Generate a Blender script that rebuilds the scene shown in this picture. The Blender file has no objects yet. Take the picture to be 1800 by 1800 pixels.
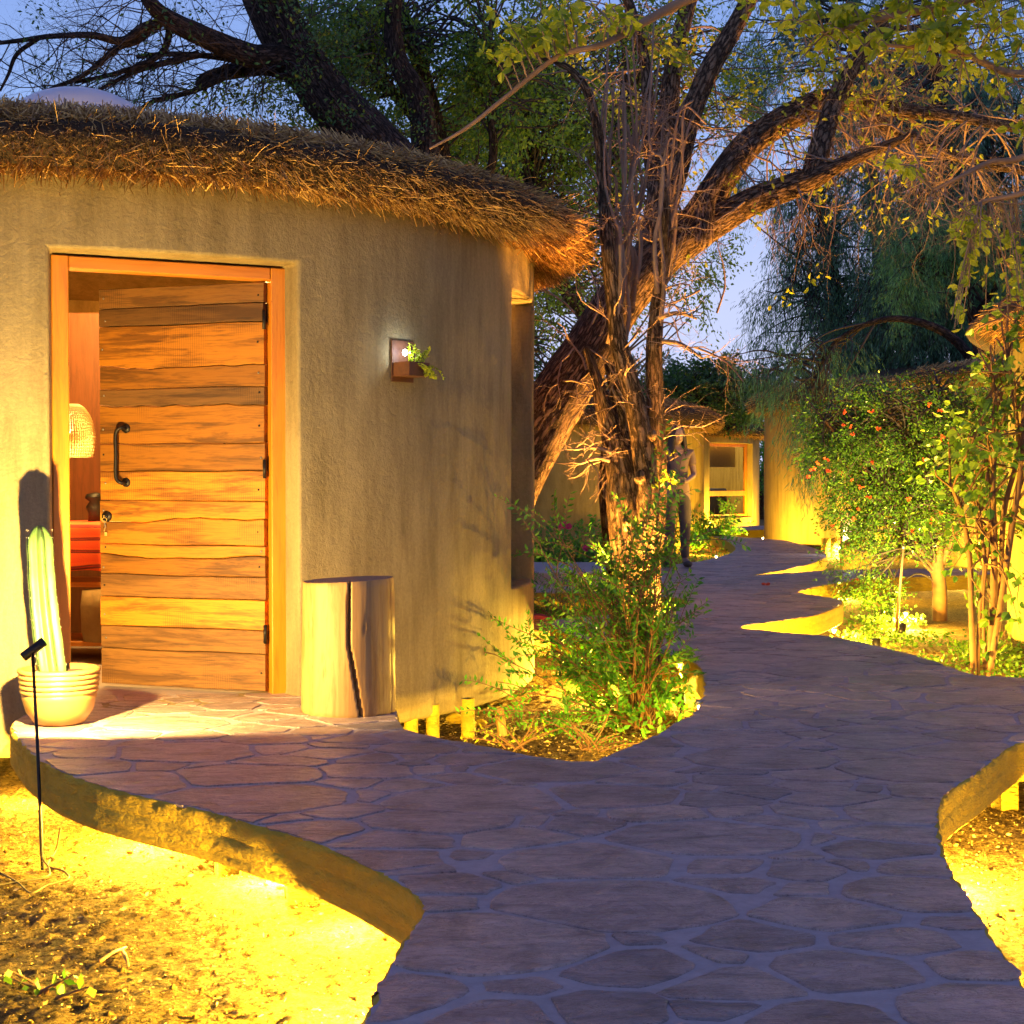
import bpy, bmesh, math, random
import numpy as np
from math import sin, cos, pi, radians, sqrt, atan2
from mathutils import Vector, noise as mnoise
from mathutils.geometry import tessellate_polygon

# ------------------------------------------------------------------ camera, world, exposure
SC = bpy.context.scene
COL = SC.collection
F = 2620.0            # focal length in photo pixels (1800 px frame)
PITCH = math.atan(60.0 / F)
CZ = 1.05
cam_d = bpy.data.cameras.new("camera")
cam = bpy.data.objects.new("camera", cam_d)
COL.objects.link(cam)
cam_d.sensor_fit = 'HORIZONTAL'
cam_d.sensor_width = 36.0
cam_d.lens = 36.0 * F / 1800.0
cam_d.clip_start = 0.05
cam_d.clip_end = 1200
cam.location = (0, 0, CZ)
cam.rotation_euler = (pi / 2 - PITCH, 0, 0)
SC.camera = cam

world = bpy.data.worlds.new("World")
SC.world = world
world.use_nodes = True
wn = world.node_tree
wn.nodes.clear()
w_out = wn.nodes.new('ShaderNodeOutputWorld')
w_bg = wn.nodes.new('ShaderNodeBackground')
w_tc = wn.nodes.new('ShaderNodeTexCoord')
w_sep = wn.nodes.new('ShaderNodeSeparateXYZ')
w_rmp = wn.nodes.new('ShaderNodeValToRGB')
wn.links.new(w_tc.outputs['Generated'], w_sep.inputs[0])
wn.links.new(w_sep.outputs['Z'], w_rmp.inputs[0])
wn.links.new(w_rmp.outputs[0], w_bg.inputs['Color'])
wn.links.new(w_bg.outputs[0], w_out.inputs['Surface'])
cr = w_rmp.color_ramp      # clear twilight: pale at the horizon, deep blue overhead
cr.elements[0].position = 0.0
cr.elements[0].color = (0.52, 0.56, 0.78, 1)
cr.elements[1].position = 1.0
cr.elements[1].color = (0.10, 0.115, 0.30, 1)
for p_, c_ in ((0.12, (0.47, 0.53, 0.78, 1)), (0.24, (0.24, 0.37, 0.72, 1)), (0.38, (0.16, 0.25, 0.58, 1)), (0.65, (0.10, 0.14, 0.38, 1))):
    e_ = cr.elements.new(p_)
    e_.color = c_
w_bg.inputs['Strength'].default_value = 1.0

SC.view_settings.view_transform = 'Standard'
SC.view_settings.look = 'None'
SC.view_settings.exposure = 0.4
SC.view_settings.gamma = 1.0
SC.view_settings.use_curve_mapping = False
SC.render.engine = 'CYCLES'
SC.cycles.use_denoising = True
SC.cycles.max_bounces = 6
SC.cycles.diffuse_bounces = 4
SC.cycles.glossy_bounces = 2
SC.cycles.transmission_bounces = 4
SC.cycles.transparent_max_bounces = 4
SC.cycles.sample_clamp_indirect = 4.0
SC.cycles.caustics_reflective = False
SC.cycles.caustics_refractive = False

# ------------------------------------------------------------------ helpers
def ray(px, py):
    x = (px - 900.0) / F
    z = -(py - 900.0) / F
    return Vector((x, cos(PITCH) + z * sin(PITCH), -sin(PITCH) + z * cos(PITCH)))

def G(px, py, z=0.0):                    # where the line of sight meets the level z
    d = ray(px, py)
    t = (z - CZ) / d.z
    return Vector((d.x * t, d.y * t, z))

def P(px, py, Y):                        # the point of the line of sight at depth Y
    d = ray(px, py)
    t = Y / d.y
    return Vector((d.x * t, Y, CZ + d.z * t))

class MB:
    """collects pieces and links them as one mesh"""
    def __init__(s):
        s.v = []; s.n = 0; s.f = []; s.a = {}; s.smooth = True
    def add(s, verts, faces, att=None):
        if att is not None: s.a[len(s.v)] = att
        verts = np.asarray(verts, dtype=np.float64).reshape(-1, 3)
        if isinstance(faces, np.ndarray):
            s.f.append(faces + s.n)
        else:
            by = {}
            for f in faces:
                by.setdefault(len(f), []).append(f)
            for k, l in by.items():
                s.f.append(np.array(l, dtype=np.int64) + s.n)
        s.v.append(verts); s.n += len(verts)
    def build(s, name, mat, parent=None, smooth=None, kind=None, link=True):
        me = bpy.data.meshes.new(name)
        V = np.concatenate(s.v) if s.v else np.zeros((0, 3))
        me.vertices.add(len(V))
        me.vertices.foreach_set('co', V.astype(np.float32).ravel())
        nl = sum(a.size for a in s.f); nf = sum(len(a) for a in s.f)
        me.loops.add(nl); me.polygons.add(nf)
        idx = np.concatenate([a.ravel() for a in s.f]).astype(np.int32)
        tot = np.concatenate([np.full(len(a), a.shape[1], dtype=np.int32) for a in s.f])
        st = np.concatenate([[0], np.cumsum(tot)[:-1]]).astype(np.int32)
        me.loops.foreach_set('vertex_index', idx)
        me.polygons.foreach_set('loop_start', st)
        me.polygons.foreach_set('loop_total', tot)
        sm = s.smooth if smooth is None else smooth
        me.polygons.foreach_set('use_smooth', np.full(nf, sm, dtype=bool))
        me.update(calc_edges=True)
        if s.a:
            at = me.attributes.new('bark', 'FLOAT_VECTOR', 'POINT')
            A_ = np.concatenate([s.a.get(k_, v_) for k_, v_ in enumerate(s.v)])
            at.data.foreach_set('vector', A_.astype(np.float32).ravel())
        me.validate(verbose=False)
        if mat: me.materials.append(mat)
        if not link: return me
        return ob(name, me, parent, kind)

def ob(name, me, parent=None, kind=None):
    o = bpy.data.objects.new(name, me)
    COL.objects.link(o)
    if parent: o.parent = parent
    if kind: o['kind'] = kind
    return o

def tag(o, label, cat=None, group=None, kind=None):
    o['label'] = label
    if cat: o['category'] = cat
    if group: o['group'] = group
    if kind: o['kind'] = kind
    return o

def thing(name, label, cat, loc=(0, 0, 0), rz=0.0, group=None):
    o = bpy.data.objects.new(name, None)
    COL.objects.link(o)
    o.location = loc; o.rotation_euler = (0, 0, rz); o.empty_display_size = 0.1
    return tag(o, label, cat, group)

def local(mb, o):                        # world-built mesh pieces -> the thing's local frame
    M = np.array(o.matrix_basis.inverted())
    mb.v = [v @ M[:3, :3].T + M[:3, 3] for v in mb.v]
    return mb

def catmull(pts, n=8, closed=False):
    pts = [Vector(p) for p in pts]
    out = []
    L = len(pts)
    rng_ = range(L if closed else L - 1)
    for i in rng_:
        if closed:
            p0, p1, p2, p3 = pts[(i - 1) % L], pts[i], pts[(i + 1) % L], pts[(i + 2) % L]
        else:
            p1, p2 = pts[i], pts[i + 1]
            p0 = pts[i - 1] if i else p1 * 2 - p2
            p3 = pts[i + 2] if i + 2 < L else p2 * 2 - p1
        for k in range(n):
            t = k / n
            out.append(0.5 * ((2 * p1) + (p2 - p0) * t + (2 * p0 - 5 * p1 + 4 * p2 - p3) * t * t + (3 * p1 - p0 - 3 * p2 + p3) * t ** 3))
    if not closed: out.append(pts[-1].copy())
    return out

def tube(mb, pts, rads, sides=6, rough=0.0, seed=0.0, cap=True, ridge=9):
    n = len(pts)
    if n < 2: return
    A = np.array([tuple(p) for p in pts])
    T = np.zeros_like(A)
    T[1:-1] = A[2:] - A[:-2]; T[0] = A[1] - A[0]; T[-1] = A[-1] - A[-2]
    T /= np.linalg.norm(T, axis=1)[:, None] + 1e-9
    up = np.array([0.0, 0, 1]) if abs(T[0][2]) < 0.9 else np.array([1.0, 0, 0])
    N = np.zeros_like(A)
    prev = np.cross(T[0], up); prev /= np.linalg.norm(prev)
    for i in range(n):
        q = prev - T[i] * np.dot(prev, T[i])
        q /= np.linalg.norm(q) + 1e-9
        N[i] = q; prev = q
    B = np.cross(T, N)
    ang = np.linspace(0, 2 * pi, sides, endpoint=False)
    R = np.asarray(rads, dtype=float)[:, None] * np.ones((n, sides))
    if rough > 0:
        S_ = np.r_[0, np.cumsum(np.linalg.norm(A[1:] - A[:-1], axis=1))]
        for i in range(n):
            for j in range(sides):
                a = ang[j]; tw_ = a + S_[i] * 0.5
                h = mnoise.noise(Vector((cos(a) * 1.6, sin(a) * 1.6, S_[i] * 1.3 + seed)))
                h2 = mnoise.noise(Vector((cos(tw_) * ridge * .55, sin(tw_) * ridge * .55, S_[i] * 1.1 + seed * 3)))
                h3 = mnoise.noise(Vector((cos(tw_) * ridge * 1.3, sin(tw_) * ridge * 1.3, S_[i] * 3.0 + seed * 2)))
                R[i, j] *= 1 + rough * (h * 1.2 + (0.35 - abs(h2)) * 1.0 + h3 * 0.35)
    V = A[:, None, :] + R[:, :, None] * (np.cos(ang)[None, :, None] * N[:, None, :] + np.sin(ang)[None, :, None] * B[:, None, :])
    i = np.arange(n - 1)[:, None]; j = np.arange(sides)[None, :]
    j2 = (j + 1) % sides
    Q = np.stack([i * sides + j, i * sides + j2, (i + 1) * sides + j2, (i + 1) * sides + j], axis=-1).reshape(-1, 4)
    V = V.reshape(-1, 3)
    att = None
    if rough > 0:
        r0 = float(np.max(rads))
        att = np.stack([np.cos(ang)[None] * r0 * np.ones((n, 1)), np.sin(ang)[None] * r0 * np.ones((n, 1)), S_[:, None] * np.ones((1, sides)) + seed], -1).reshape(-1, 3)
    mb.add(V, Q, att)
    if cap:
        mb.f.append(np.array([[mb.n - len(V) + k for k in range(sides)][::-1]]))
        mb.f.append(np.array([[mb.n - sides + k for k in range(sides)]]))

def lathe(mb, prof, c=(0, 0, 0), sides=48, a0=0.0, a1=2 * pi, fn=None):
    full = abs(a1 - a0 - 2 * pi) < 1e-6
    m = sides if full else sides + 1
    ang = np.linspace(a0, a1, sides + 1)[:m]
    n = len(prof)
    V = np.zeros((n, m, 3))
    for i, (r, z) in enumerate(prof):
        V[i, :, 0] = c[0] + r * np.cos(ang); V[i, :, 1] = c[1] + r * np.sin(ang); V[i, :, 2] = c[2] + z
    if fn: V = fn(V, ang)
    i = np.arange(n - 1)[:, None]; j = np.arange(sides)[None, :]
    j2 = (j + 1) % m
    Q = np.stack([i * m + j, i * m + j2, (i + 1) * m + j2, (i + 1) * m + j], axis=-1).reshape(-1, 4)
    mb.add(V.reshape(-1, 3), Q)

def box(mb, c, s, ax=None, bev=0.0):
    """box of centre c, size s, with optional axes (3 unit vectors)"""
    hx, hy, hz = s[0] / 2, s[1] / 2, s[2] / 2
    X, Y, Z = ax if ax else (Vector((1, 0, 0)), Vector((0, 1, 0)), Vector((0, 0, 1)))
    c = Vector(c)
    if bev <= 0:
        vs = [c + X * (hx * a) + Y * (hy * b) + Z * (hz * d) for d in (-1, 1) for b in (-1, 1) for a in (-1, 1)]
        mb.add([tuple(v) for v in vs], [(0, 2, 3, 1), (4, 5, 7, 6), (0, 1, 5, 4), (2, 6, 7, 3), (0, 4, 6, 2), (1, 3, 7, 5)])
        return
    b_ = min(bev, hx * .9, hy * .9, hz * .9)
    vs = []
    for d in (-1, 1):
        for b in (-1, 1):
            for a in (-1, 1):
                vs.append(c + X * (a * (hx - b_)) + Y * (b * (hy - b_)) + Z * (d * hz))
                vs.append(c + X * (a * (hx - b_)) + Y * (b * hy) + Z * (d * (hz - b_)))
                vs.append(c + X * (a * hx) + Y * (b * (hy - b_)) + Z * (d * (hz - b_)))
    def I(a, b, d, k): return (((d > 0) * 4 + (b > 0) * 2 + (a > 0)) * 3 + k)
    fs = []
    for d in (-1, 1): fs.append([I(-1, -1, d, 0), I(1, -1, d, 0), I(1, 1, d, 0), I(-1, 1, d, 0)])
    for b in (-1, 1): fs.append([I(-1, b, -1, 1), I(1, b, -1, 1), I(1, b, 1, 1), I(-1, b, 1, 1)])
    for a in (-1, 1): fs.append([I(a, -1, -1, 2), I(a, 1, -1, 2), I(a, 1, 1, 2), I(a, -1, 1, 2)])
    for b in (-1, 1):
        for d in (-1, 1): fs.append([I(-1, b, d, 0), I(1, b, d, 0), I(1, b, d, 1), I(-1, b, d, 1)])
    for a in (-1, 1):
        for d in (-1, 1): fs.append([I(a, -1, d, 0), I(a, 1, d, 0), I(a, 1, d, 2), I(a, -1, d, 2)])
    for a in (-1, 1):
        for b in (-1, 1): fs.append([I(a, b, -1, 1), I(a, b, 1, 1), I(a, b, 1, 2), I(a, b, -1, 2)])
    for a in (-1, 1):
        for b in (-1, 1):
            for d in (-1, 1): fs.append([I(a, b, d, 0), I(a, b, d, 1), I(a, b, d, 2)])
    mb.add([tuple(v) for v in vs], fs)

def fixn(o):                             # consistent outward normals
    bm = bmesh.new(); bm.from_mesh(o.data)
    bmesh.ops.recalc_face_normals(bm, faces=bm.faces)
    bm.to_mesh(o.data); bm.free()
    return o

def blob(mb, c, r, seg=12, rings=8):
    prof = [(r[0] * sin(pi * k / rings) + 1e-4, -r[2] * cos(pi * k / rings)) for k in range(rings + 1)]
    lathe(mb, prof, c, seg, fn=(lambda V, a: np.stack([V[..., 0], c[1] + (V[..., 1] - c[1]) * r[1] / r[0], V[..., 2]], -1)))

# ------------------------------------------------------------------ materials
def newmat(name):
    m = bpy.data.materials.new(name); m.use_nodes = True
    nt = m.node_tree
    b = nt.nodes['Principled BSDF']
    return m, nt, b

def N_(nt, t, **kw):
    n = nt.nodes.new(t)
    for k, v in kw.items():
        if k in n.inputs: n.inputs[k].default_value = v
        else: setattr(n, k, v)
    return n

def noise_n(nt, scale, detail=6, rough=0.6, vec=None, dist=0.0):
    n = N_(nt, 'ShaderNodeTexNoise')
    n.inputs['Scale'].default_value = scale; n.inputs['Detail'].default_value = detail
    n.inputs['Roughness'].default_value = rough; n.inputs['Distortion'].default_value = dist
    if vec is not None: nt.links.new(vec, n.inputs['Vector'])
    return n

def ramp(nt, fac, stops):
    r = N_(nt, 'ShaderNodeValToRGB')
    el = r.color_ramp.elements
    el[0].position, el[0].color = stops[0][0], (*stops[0][1], 1)
    el[1].position, el[1].color = stops[-1][0], (*stops[-1][1], 1)
    for p, c in stops[1:-1]:
        e = el.new(p); e.color = (*c, 1)
    nt.links.new(fac, r.inputs[0])
    return r

def coords(nt, scale=(1, 1, 1), kind='Object', rot=(0, 0, 0)):
    tc = N_(nt, 'ShaderNodeTexCoord')
    mp = N_(nt, 'ShaderNodeMapping')
    mp.inputs['Scale'].default_value = scale
    mp.inputs['Rotation'].default_value = rot
    nt.links.new(tc.outputs[kind], mp.inputs['Vector'])
    return mp.outputs[0]

def mixc(nt, fac, a, b, mode='MIX'):
    m = N_(nt, 'ShaderNodeMix', data_type='RGBA', blend_type=mode)
    for s, v in ((0, fac), (6, a), (7, b)):
        if isinstance(v, bpy.types.NodeSocket): nt.links.new(v, m.inputs[s])
        elif s == 0: m.inputs[0].default_value = v
        else: m.inputs[s].default_value = (*v, 1)
    return m.outputs[2]

def bump(nt, b, h, strength=0.3, dist=0.01, prev=None):
    n = N_(nt, 'ShaderNodeBump')
    n.inputs['Strength'].default_value = strength; n.inputs['Distance'].default_value = dist
    nt.links.new(h, n.inputs['Height'])
    if prev is not None: nt.links.new(prev, n.inputs['Normal'])
    nt.links.new(n.outputs[0], b.inputs['Normal'])
    return n.outputs[0]

def simple(name, c1, c2=None, scale=8, rough=0.7, bstr=0.0, bscale=40, metal=0.0, vscale=(1, 1, 1), bdist=0.01):
    m, nt, b = newmat(name)
    b.inputs['Roughness'].default_value = rough; b.inputs['Metallic'].default_value = metal
    v = coords(nt, vscale)
    n = noise_n(nt, scale, 8, 0.65, v)
    r = ramp(nt, n.outputs[0], [(0.3, c1), (0.7, c2 or tuple(x * 0.7 for x in c1))])
    nt.links.new(r.outputs[0], b.inputs['Base Color'])
    if bstr:
        n2 = noise_n(nt, bscale, 6, 0.6, v)
        bump(nt, b, n2.outputs[0], bstr, bdist)
    return m

def leafmat(name, c1, c2, c3=None, trans=0.35, rough=0.5):
    m, nt, b = newmat(name)
    g = N_(nt, 'ShaderNodeNewGeometry')
    st = [(0.0, c1), (1.0, c2)] if c3 is None else [(0.0, c1), (0.8, c2), (1.0, c3)]
    r = ramp(nt, g.outputs['Random Per Island'], st)
    nt.links.new(r.outputs[0], b.inputs['Base Color'])
    b.inputs['Roughness'].default_value = rough
    tr = N_(nt, 'ShaderNodeBsdfTranslucent')
    tint = mixc(nt, 1.0, r.outputs[0], (1.5, 1.6, 0.7), 'MULTIPLY')
    nt.links.new(tint, tr.inputs['Color'])
    mx = N_(nt, 'ShaderNodeMixShader')
    mx.inputs[0].default_value = trans
    nt.links.new(b.outputs[0], mx.inputs[1]); nt.links.new(tr.outputs[0], mx.inputs[2])
    nt.links.new(mx.outputs[0], nt.nodes['Material Output'].inputs['Surface'])
    return m

def plaster(name, c1, c2, coarse=1.0):
    m, nt, b = newmat(name)
    v = coords(nt)
    vs = coords(nt, (2.2, 2.2, 0.35))
    big = noise_n(nt, 1.6, 5, 0.6, v)
    streak = noise_n(nt, 3.5, 6, 0.7, vs)
    r = ramp(nt, big.outputs[0], [(0.3, c1), (0.72, c2)])
    r2 = ramp(nt, streak.outputs[0], [(0.32, (0.66, 0.64, 0.62)), (0.58, (1, 1, 1))])
    fine = noise_n(nt, 60, 4, 0.7, v)
    r3 = ramp(nt, fine.outputs[0], [(0.3, (0.86, 0.86, 0.86)), (0.65, (1.05, 1.05, 1.05))])
    c = mixc(nt, 1.0, mixc(nt, 1.0, r.outputs[0], r2.outputs[0], 'MULTIPLY'), r3.outputs[0], 'MULTIPLY')
    nt.links.new(c, b.inputs['Base Color'])
    b.inputs['Roughness'].default_value = 0.92
    b.inputs['Specular IOR Level'].default_value = 0.2
    n1 = noise_n(nt, 15, 5, 0.65, v, 0.8)
    bp = bump(nt, b, n1.outputs[0], 0.34 * coarse, 0.02)
    n2 = noise_n(nt, 48, 6, 0.75, v)
    bp = bump(nt, b, n2.outputs[0], 0.85 * coarse, 0.006, bp)
    vo = N_(nt, 'ShaderNodeTexVoronoi'); vo.inputs['Scale'].default_value = 5.5
    wob = noise_n(nt, 7, 3, 0.6, v)
    mv = N_(nt, 'ShaderNodeMix', data_type='VECTOR'); mv.inputs[0].default_value = 0.25
    nt.links.new(v, mv.inputs[4]); nt.links.new(wob.outputs[1], mv.inputs[5])
    vo.feature = 'DISTANCE_TO_EDGE'
    nt.links.new(mv.outputs[1], vo.inputs['Vector'])
    cr_ = ramp(nt, vo.outputs[0], [(0.0, (0, 0, 0)), (0.012, (1, 1, 1))])
    bump(nt, b, cr_.outputs[0], 0.12 * coarse, 0.004, bp)
    return m

def woodmat(name, c1, c2, c3, axis='X', gs=1.0, per_object=True, rough=0.6, saw=False):
    m, nt, b = newmat(name)
    sc = {'X': (1.3, 14, 22), 'Z': (22, 14, 1.3), 'Y': (14, 1.3, 22)}[axis]
    oi = N_(nt, 'ShaderNodeObjectInfo')
    tc = N_(nt, 'ShaderNodeTexCoord')
    add = N_(nt, 'ShaderNodeVectorMath', operation='MULTIPLY_ADD')
    nt.links.new(oi.outputs['Random'], add.inputs[0])
    add.inputs[1].default_value = (37, 11, 23)
    nt.links.new(tc.outputs['Object'], add.inputs[2])
    mp = N_(nt, 'ShaderNodeMapping'); mp.inputs['Scale'].default_value = tuple(x * gs for x in sc)
    nt.links.new(add.outputs[0], mp.inputs[0])
    grain = noise_n(nt, 2.2, 8, 0.7, mp.outputs[0], 0.8)
    mp2 = N_(nt, 'ShaderNodeMapping'); mp2.inputs['Scale'].default_value = {'X': (1.2, 8, 13), 'Z': (9, 6, 1.6), 'Y': (6, 1.6, 9)}[axis]
    nt.links.new(add.outputs[0], mp2.inputs[0])
    patch = noise_n(nt, 1.4, 5, 0.7, mp2.outputs[0], 0.4)
    r = ramp(nt, grain.outputs[0], [(0.28, c2), (0.5, c1), (0.75, c1)])
    rp = ramp(nt, patch.outputs[0], [(0.48, (0, 0, 0)), (0.60, (1, 1, 1))])
    col = mixc(nt, rp.outputs[0], r.outputs[0], mixc(nt, 1.0, r.outputs[0], c3, 'MULTIPLY'))
    if per_object:
        rr = ramp(nt, oi.outputs['Random'], [(0.0, (0.45, 0.44, 0.46)), (0.45, (0.9, 0.9, 0.9)), (1.0, (1.15, 1.1, 1.0))])
        col = mixc(nt, 1.0, col, rr.outputs[0], 'MULTIPLY')
    h = grain.outputs[0]
    if saw:
        wv = N_(nt, 'ShaderNodeTexWave'); wv.inputs['Scale'].default_value = 26
        wv.inputs['Distortion'].default_value = 1.5; wv.inputs['Detail'].default_value = 2
        nt.links.new(add.outputs[0], wv.inputs['Vector'])
        msk = ramp(nt, noise_n(nt, 2.3, 3, 0.5, add.outputs[0]).outputs[0], [(0.5, (0, 0, 0)), (0.6, (1, 1, 1))])
        ww = mixc(nt, msk.outputs[0], (1, 1, 1), wv.outputs[0])
        wr = ramp(nt, ww, [(0.0, (0.72, 0.70, 0.68)), (0.6, (1, 1, 1))])
        col = mixc(nt, 1.0, col, wr.outputs[0], 'MULTIPLY')
    nt.links.new(col, b.inputs['Base Color'])
    b.inputs['Roughness'].default_value = rough
    bump(nt, b, h, 0.5, 0.004)
    return m

def barkmat(name, c1, c2):
    m, nt, b = newmat(name)
    at = N_(nt, 'ShaderNodeAttribute', attribute_name='bark')
    mp = N_(nt, 'ShaderNodeMapping'); mp.inputs['Scale'].default_value = (1, 1, 0.30)
    nt.links.new(at.outputs['Vector'], mp.inputs['Vector'])
    v = mp.outputs[0]
    n = noise_n(nt, 34, 8, 0.75, v, 1.6)
    vo = N_(nt, 'ShaderNodeTexVoronoi'); vo.feature = 'DISTANCE_TO_EDGE'; vo.inputs['Scale'].default_value = 30
    mv = N_(nt, 'ShaderNodeMix', data_type='VECTOR'); mv.inputs[0].default_value = 0.06
    nt.links.new(v, mv.inputs[4]); nt.links.new(n.outputs[1], mv.inputs[5]); nt.links.new(mv.outputs[1], vo.inputs['Vector'])
    n0 = noise_n(nt, 3, 4, 0.6, coords(nt))
    fis = ramp(nt, vo.outputs[0], [(0.0, (0, 0, 0)), (0.16, (1, 1, 1))])
    r = ramp(nt, n.outputs[0], [(0.36, c2), (0.58, c1)])
    rr = ramp(nt, n0.outputs[0], [(0.3, (0.75, 0.75, 0.75)), (0.7, (1.15, 1.1, 1.05))])
    c = mixc(nt, 1.0, mixc(nt, 1.0, r.outputs[0], rr.outputs[0], 'MULTIPLY'), mixc(nt, 0.75, (1, 1, 1), fis.outputs[0]), 'MULTIPLY')
    nt.links.new(c, b.inputs['Base Color'])
    b.inputs['Roughness'].default_value = 0.9
    b.inputs['Specular IOR Level'].default_value = 0.2
    bp = bump(nt, b, n.outputs[0], 1.0, 0.010)
    bump(nt, b, fis.outputs[0], 1.0, 0.012, bp)
    return m

def strawmat(name, c1, c2, c3):
    m, nt, b = newmat(name)
    g = N_(nt, 'ShaderNodeNewGeometry')
    r = ramp(nt, g.outputs['Random Per Island'], [(0.0, c1), (0.55, c2), (1.0, c3)])
    nt.links.new(r.outputs[0], b.inputs['Base Color'])
    b.inputs['Roughness'].default_value = 0.7
    return m

def stonemat(name, island=False):
    m, nt, b = newmat(name)
    v = coords(nt)
    if island:
        rnd = N_(nt, 'ShaderNodeNewGeometry').outputs['Random Per Island']
    else:
        rnd = N_(nt, 'ShaderNodeObjectInfo').outputs['Random']
    r = ramp(nt, rnd, [(0.0, (0.30, 0.235, 0.225)), (0.3, (0.46, 0.34, 0.30)), (0.55, (0.38, 0.295, 0.28)),
                       (0.8, (0.52, 0.385, 0.325)), (1.0, (0.25, 0.215, 0.22))])
    n = noise_n(nt, 5, 8, 0.7, v, 0.6)
    r2 = ramp(nt, n.outputs[0], [(0.3, (0.55, 0.54, 0.57)), (0.52, (1, 1, 1)), (0.72, (1.4, 1.3, 1.25))])
    n3 = noise_n(nt, 55, 5, 0.8, v)
    r3 = ramp(nt, n3.outputs[0], [(0.3, (0.82, 0.82, 0.84)), (0.62, (1.08, 1.06, 1.04))])
    # thin layers split off the flags: rusty lines
    vs = coords(nt, (3.2, 8.5, 1.0), rot=(0, 0, 0.12))
    n4 = noise_n(nt, 2.2, 5, 0.7, vs, 1.0)
    r4 = ramp(nt, n4.outputs[0], [(0.40, (0.62, 0.58, 0.6)), (0.455, (1, 1, 1)), (0.485, (1.1, 1.05, 1.05)), (0.5, (0.36, 0.24, 0.2)), (0.512, (1, 1, 1)), (0.60, (1.15, 1.12, 1.1))])
    c = mixc(nt, 1.0, mixc(nt, 1.0, r.outputs[0], r2.outputs[0], 'MULTIPLY'), r3.outputs[0], 'MULTIPLY')
    c = mixc(nt, 0.7, c, r4.outputs[0], 'MULTIPLY')
    nt.links.new(c, b.inputs['Base Color'])
    b.inputs['Roughness'].default_value = 0.40
    b.inputs['Specular IOR Level'].default_value = 0.5
    bp = bump(nt, b, n4.outputs[0], 0.9, 0.03)
    bp = bump(nt, b, n.outputs[0], 0.8, 0.03, bp)
    bump(nt, b, n3.outputs[0], 0.45, 0.004, bp)
    return m

M = {}
M['plaster'] = plaster('adobe_plaster', (0.37, 0.29, 0.145), (0.305, 0.235, 0.115))
M['plaster_in'] = plaster('room_plaster', (0.55, 0.33, 0.10), (0.50, 0.30, 0.09), 0.4)
M['far_plaster'] = plaster('far_adobe_plaster', (0.44, 0.32, 0.10), (0.37, 0.27, 0.08), 0.6)
M['plank'] = woodmat('reclaimed_planks', (0.56, 0.215, 0.010), (0.21, 0.075, 0.008), (0.42, 0.40, 0.45), 'X', 1.8, True, 0.62, True)
M['plank_old'] = woodmat('weathered_planks', (0.23, 0.105, 0.022), (0.08, 0.038, 0.014), (0.55, 0.52, 0.55), 'X', 1.8, True, 0.7, True)
M['frame'] = woodmat('varnished_pine', (0.62, 0.23, 0.012), (0.45, 0.145, 0.010), (0.92, 0.85, 0.8), 'Z', 0.7, False, 0.42)
M['log'] = woodmat('pale_log', (0.40, 0.225, 0.075), (0.26, 0.13, 0.038), (0.78, 0.68, 0.56), 'Z', 0.6, False, 0.6)
M['log_top'] = simple('log_end_grain', (0.36, 0.25, 0.17), (0.19, 0.13, 0.09), 30, 0.8, 0.4, 60)
M['darkwood'] = woodmat('brown_panel', (0.17, 0.055, 0.016), (0.10, 0.03, 0.01), (0.8, 0.8, 0.8), 'Z', 0.6, False, 0.6)
M['iron'] = simple('black_iron', (0.03, 0.026, 0.024), (0.012, 0.01, 0.01), 20, 0.45, 0.2, 80, 0.6)
M['rust'] = simple('rusty_steel', (0.15, 0.05, 0.018), (0.075, 0.028, 0.014), 14, 0.7, 0.3, 60)
M['steel'] = simple('dull_steel', (0.32, 0.32, 0.30), (0.2, 0.2, 0.19), 14, 0.45, 0.1, 60, 0.8)
M['brass'] = simple('brass', (0.8, 0.6, 0.25), (0.7, 0.5, 0.2), 14, 0.3, 0, 60, 0.9)
M['pot'] = simple('glazed_pot', (0.34, 0.18, 0.055), (0.30, 0.15, 0.04), 3, 0.38, 0.1, 30)
M['soil_pot'] = simple('pot_soil', (0.10, 0.06, 0.035), (0.05, 0.03, 0.02), 50, 0.95, 0.8, 90)
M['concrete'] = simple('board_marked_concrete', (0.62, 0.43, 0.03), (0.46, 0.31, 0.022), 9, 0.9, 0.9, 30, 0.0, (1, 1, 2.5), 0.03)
M['mortar'] = simple('mortar', (0.46, 0.375, 0.355), (0.35, 0.285, 0.27), 22, 0.88, 0.6, 120, 0.0, (1, 1, 1), 0.004)
M['stone'] = stonemat('flagstone')
M['stone_far'] = stonemat('flagstone_far', True)
M['thatch_core'] = simple('thatch_core', (0.13, 0.075, 0.03), (0.03, 0.018, 0.008), 60, 0.95, 1.0, 90, 0, (1, 1, 0.6), 0.05)
M['straw'] = strawmat('straw', (0.13, 0.065, 0.02), (0.46, 0.25, 0.065), (0.80, 0.50, 0.15))
M['bark'] = barkmat('grey_bark', (0.30, 0.20, 0.12), (0.085, 0.05, 0.03))
M['bark2'] = barkmat('fissured_bark', (0.36, 0.235, 0.12), (0.09, 0.055, 0.03))
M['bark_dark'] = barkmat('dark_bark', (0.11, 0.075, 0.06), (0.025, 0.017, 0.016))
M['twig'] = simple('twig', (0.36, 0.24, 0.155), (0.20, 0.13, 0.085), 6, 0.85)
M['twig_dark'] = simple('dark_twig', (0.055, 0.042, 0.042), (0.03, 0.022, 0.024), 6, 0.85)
M['stem'] = simple('brown_stem', (0.23, 0.11, 0.05), (0.13, 0.065, 0.035), 12, 0.8, 0.3, 50)
M['leaf_mid'] = leafmat('mid_green_leaf', (0.05, 0.13, 0.015), (0.17, 0.27, 0.025))
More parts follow.
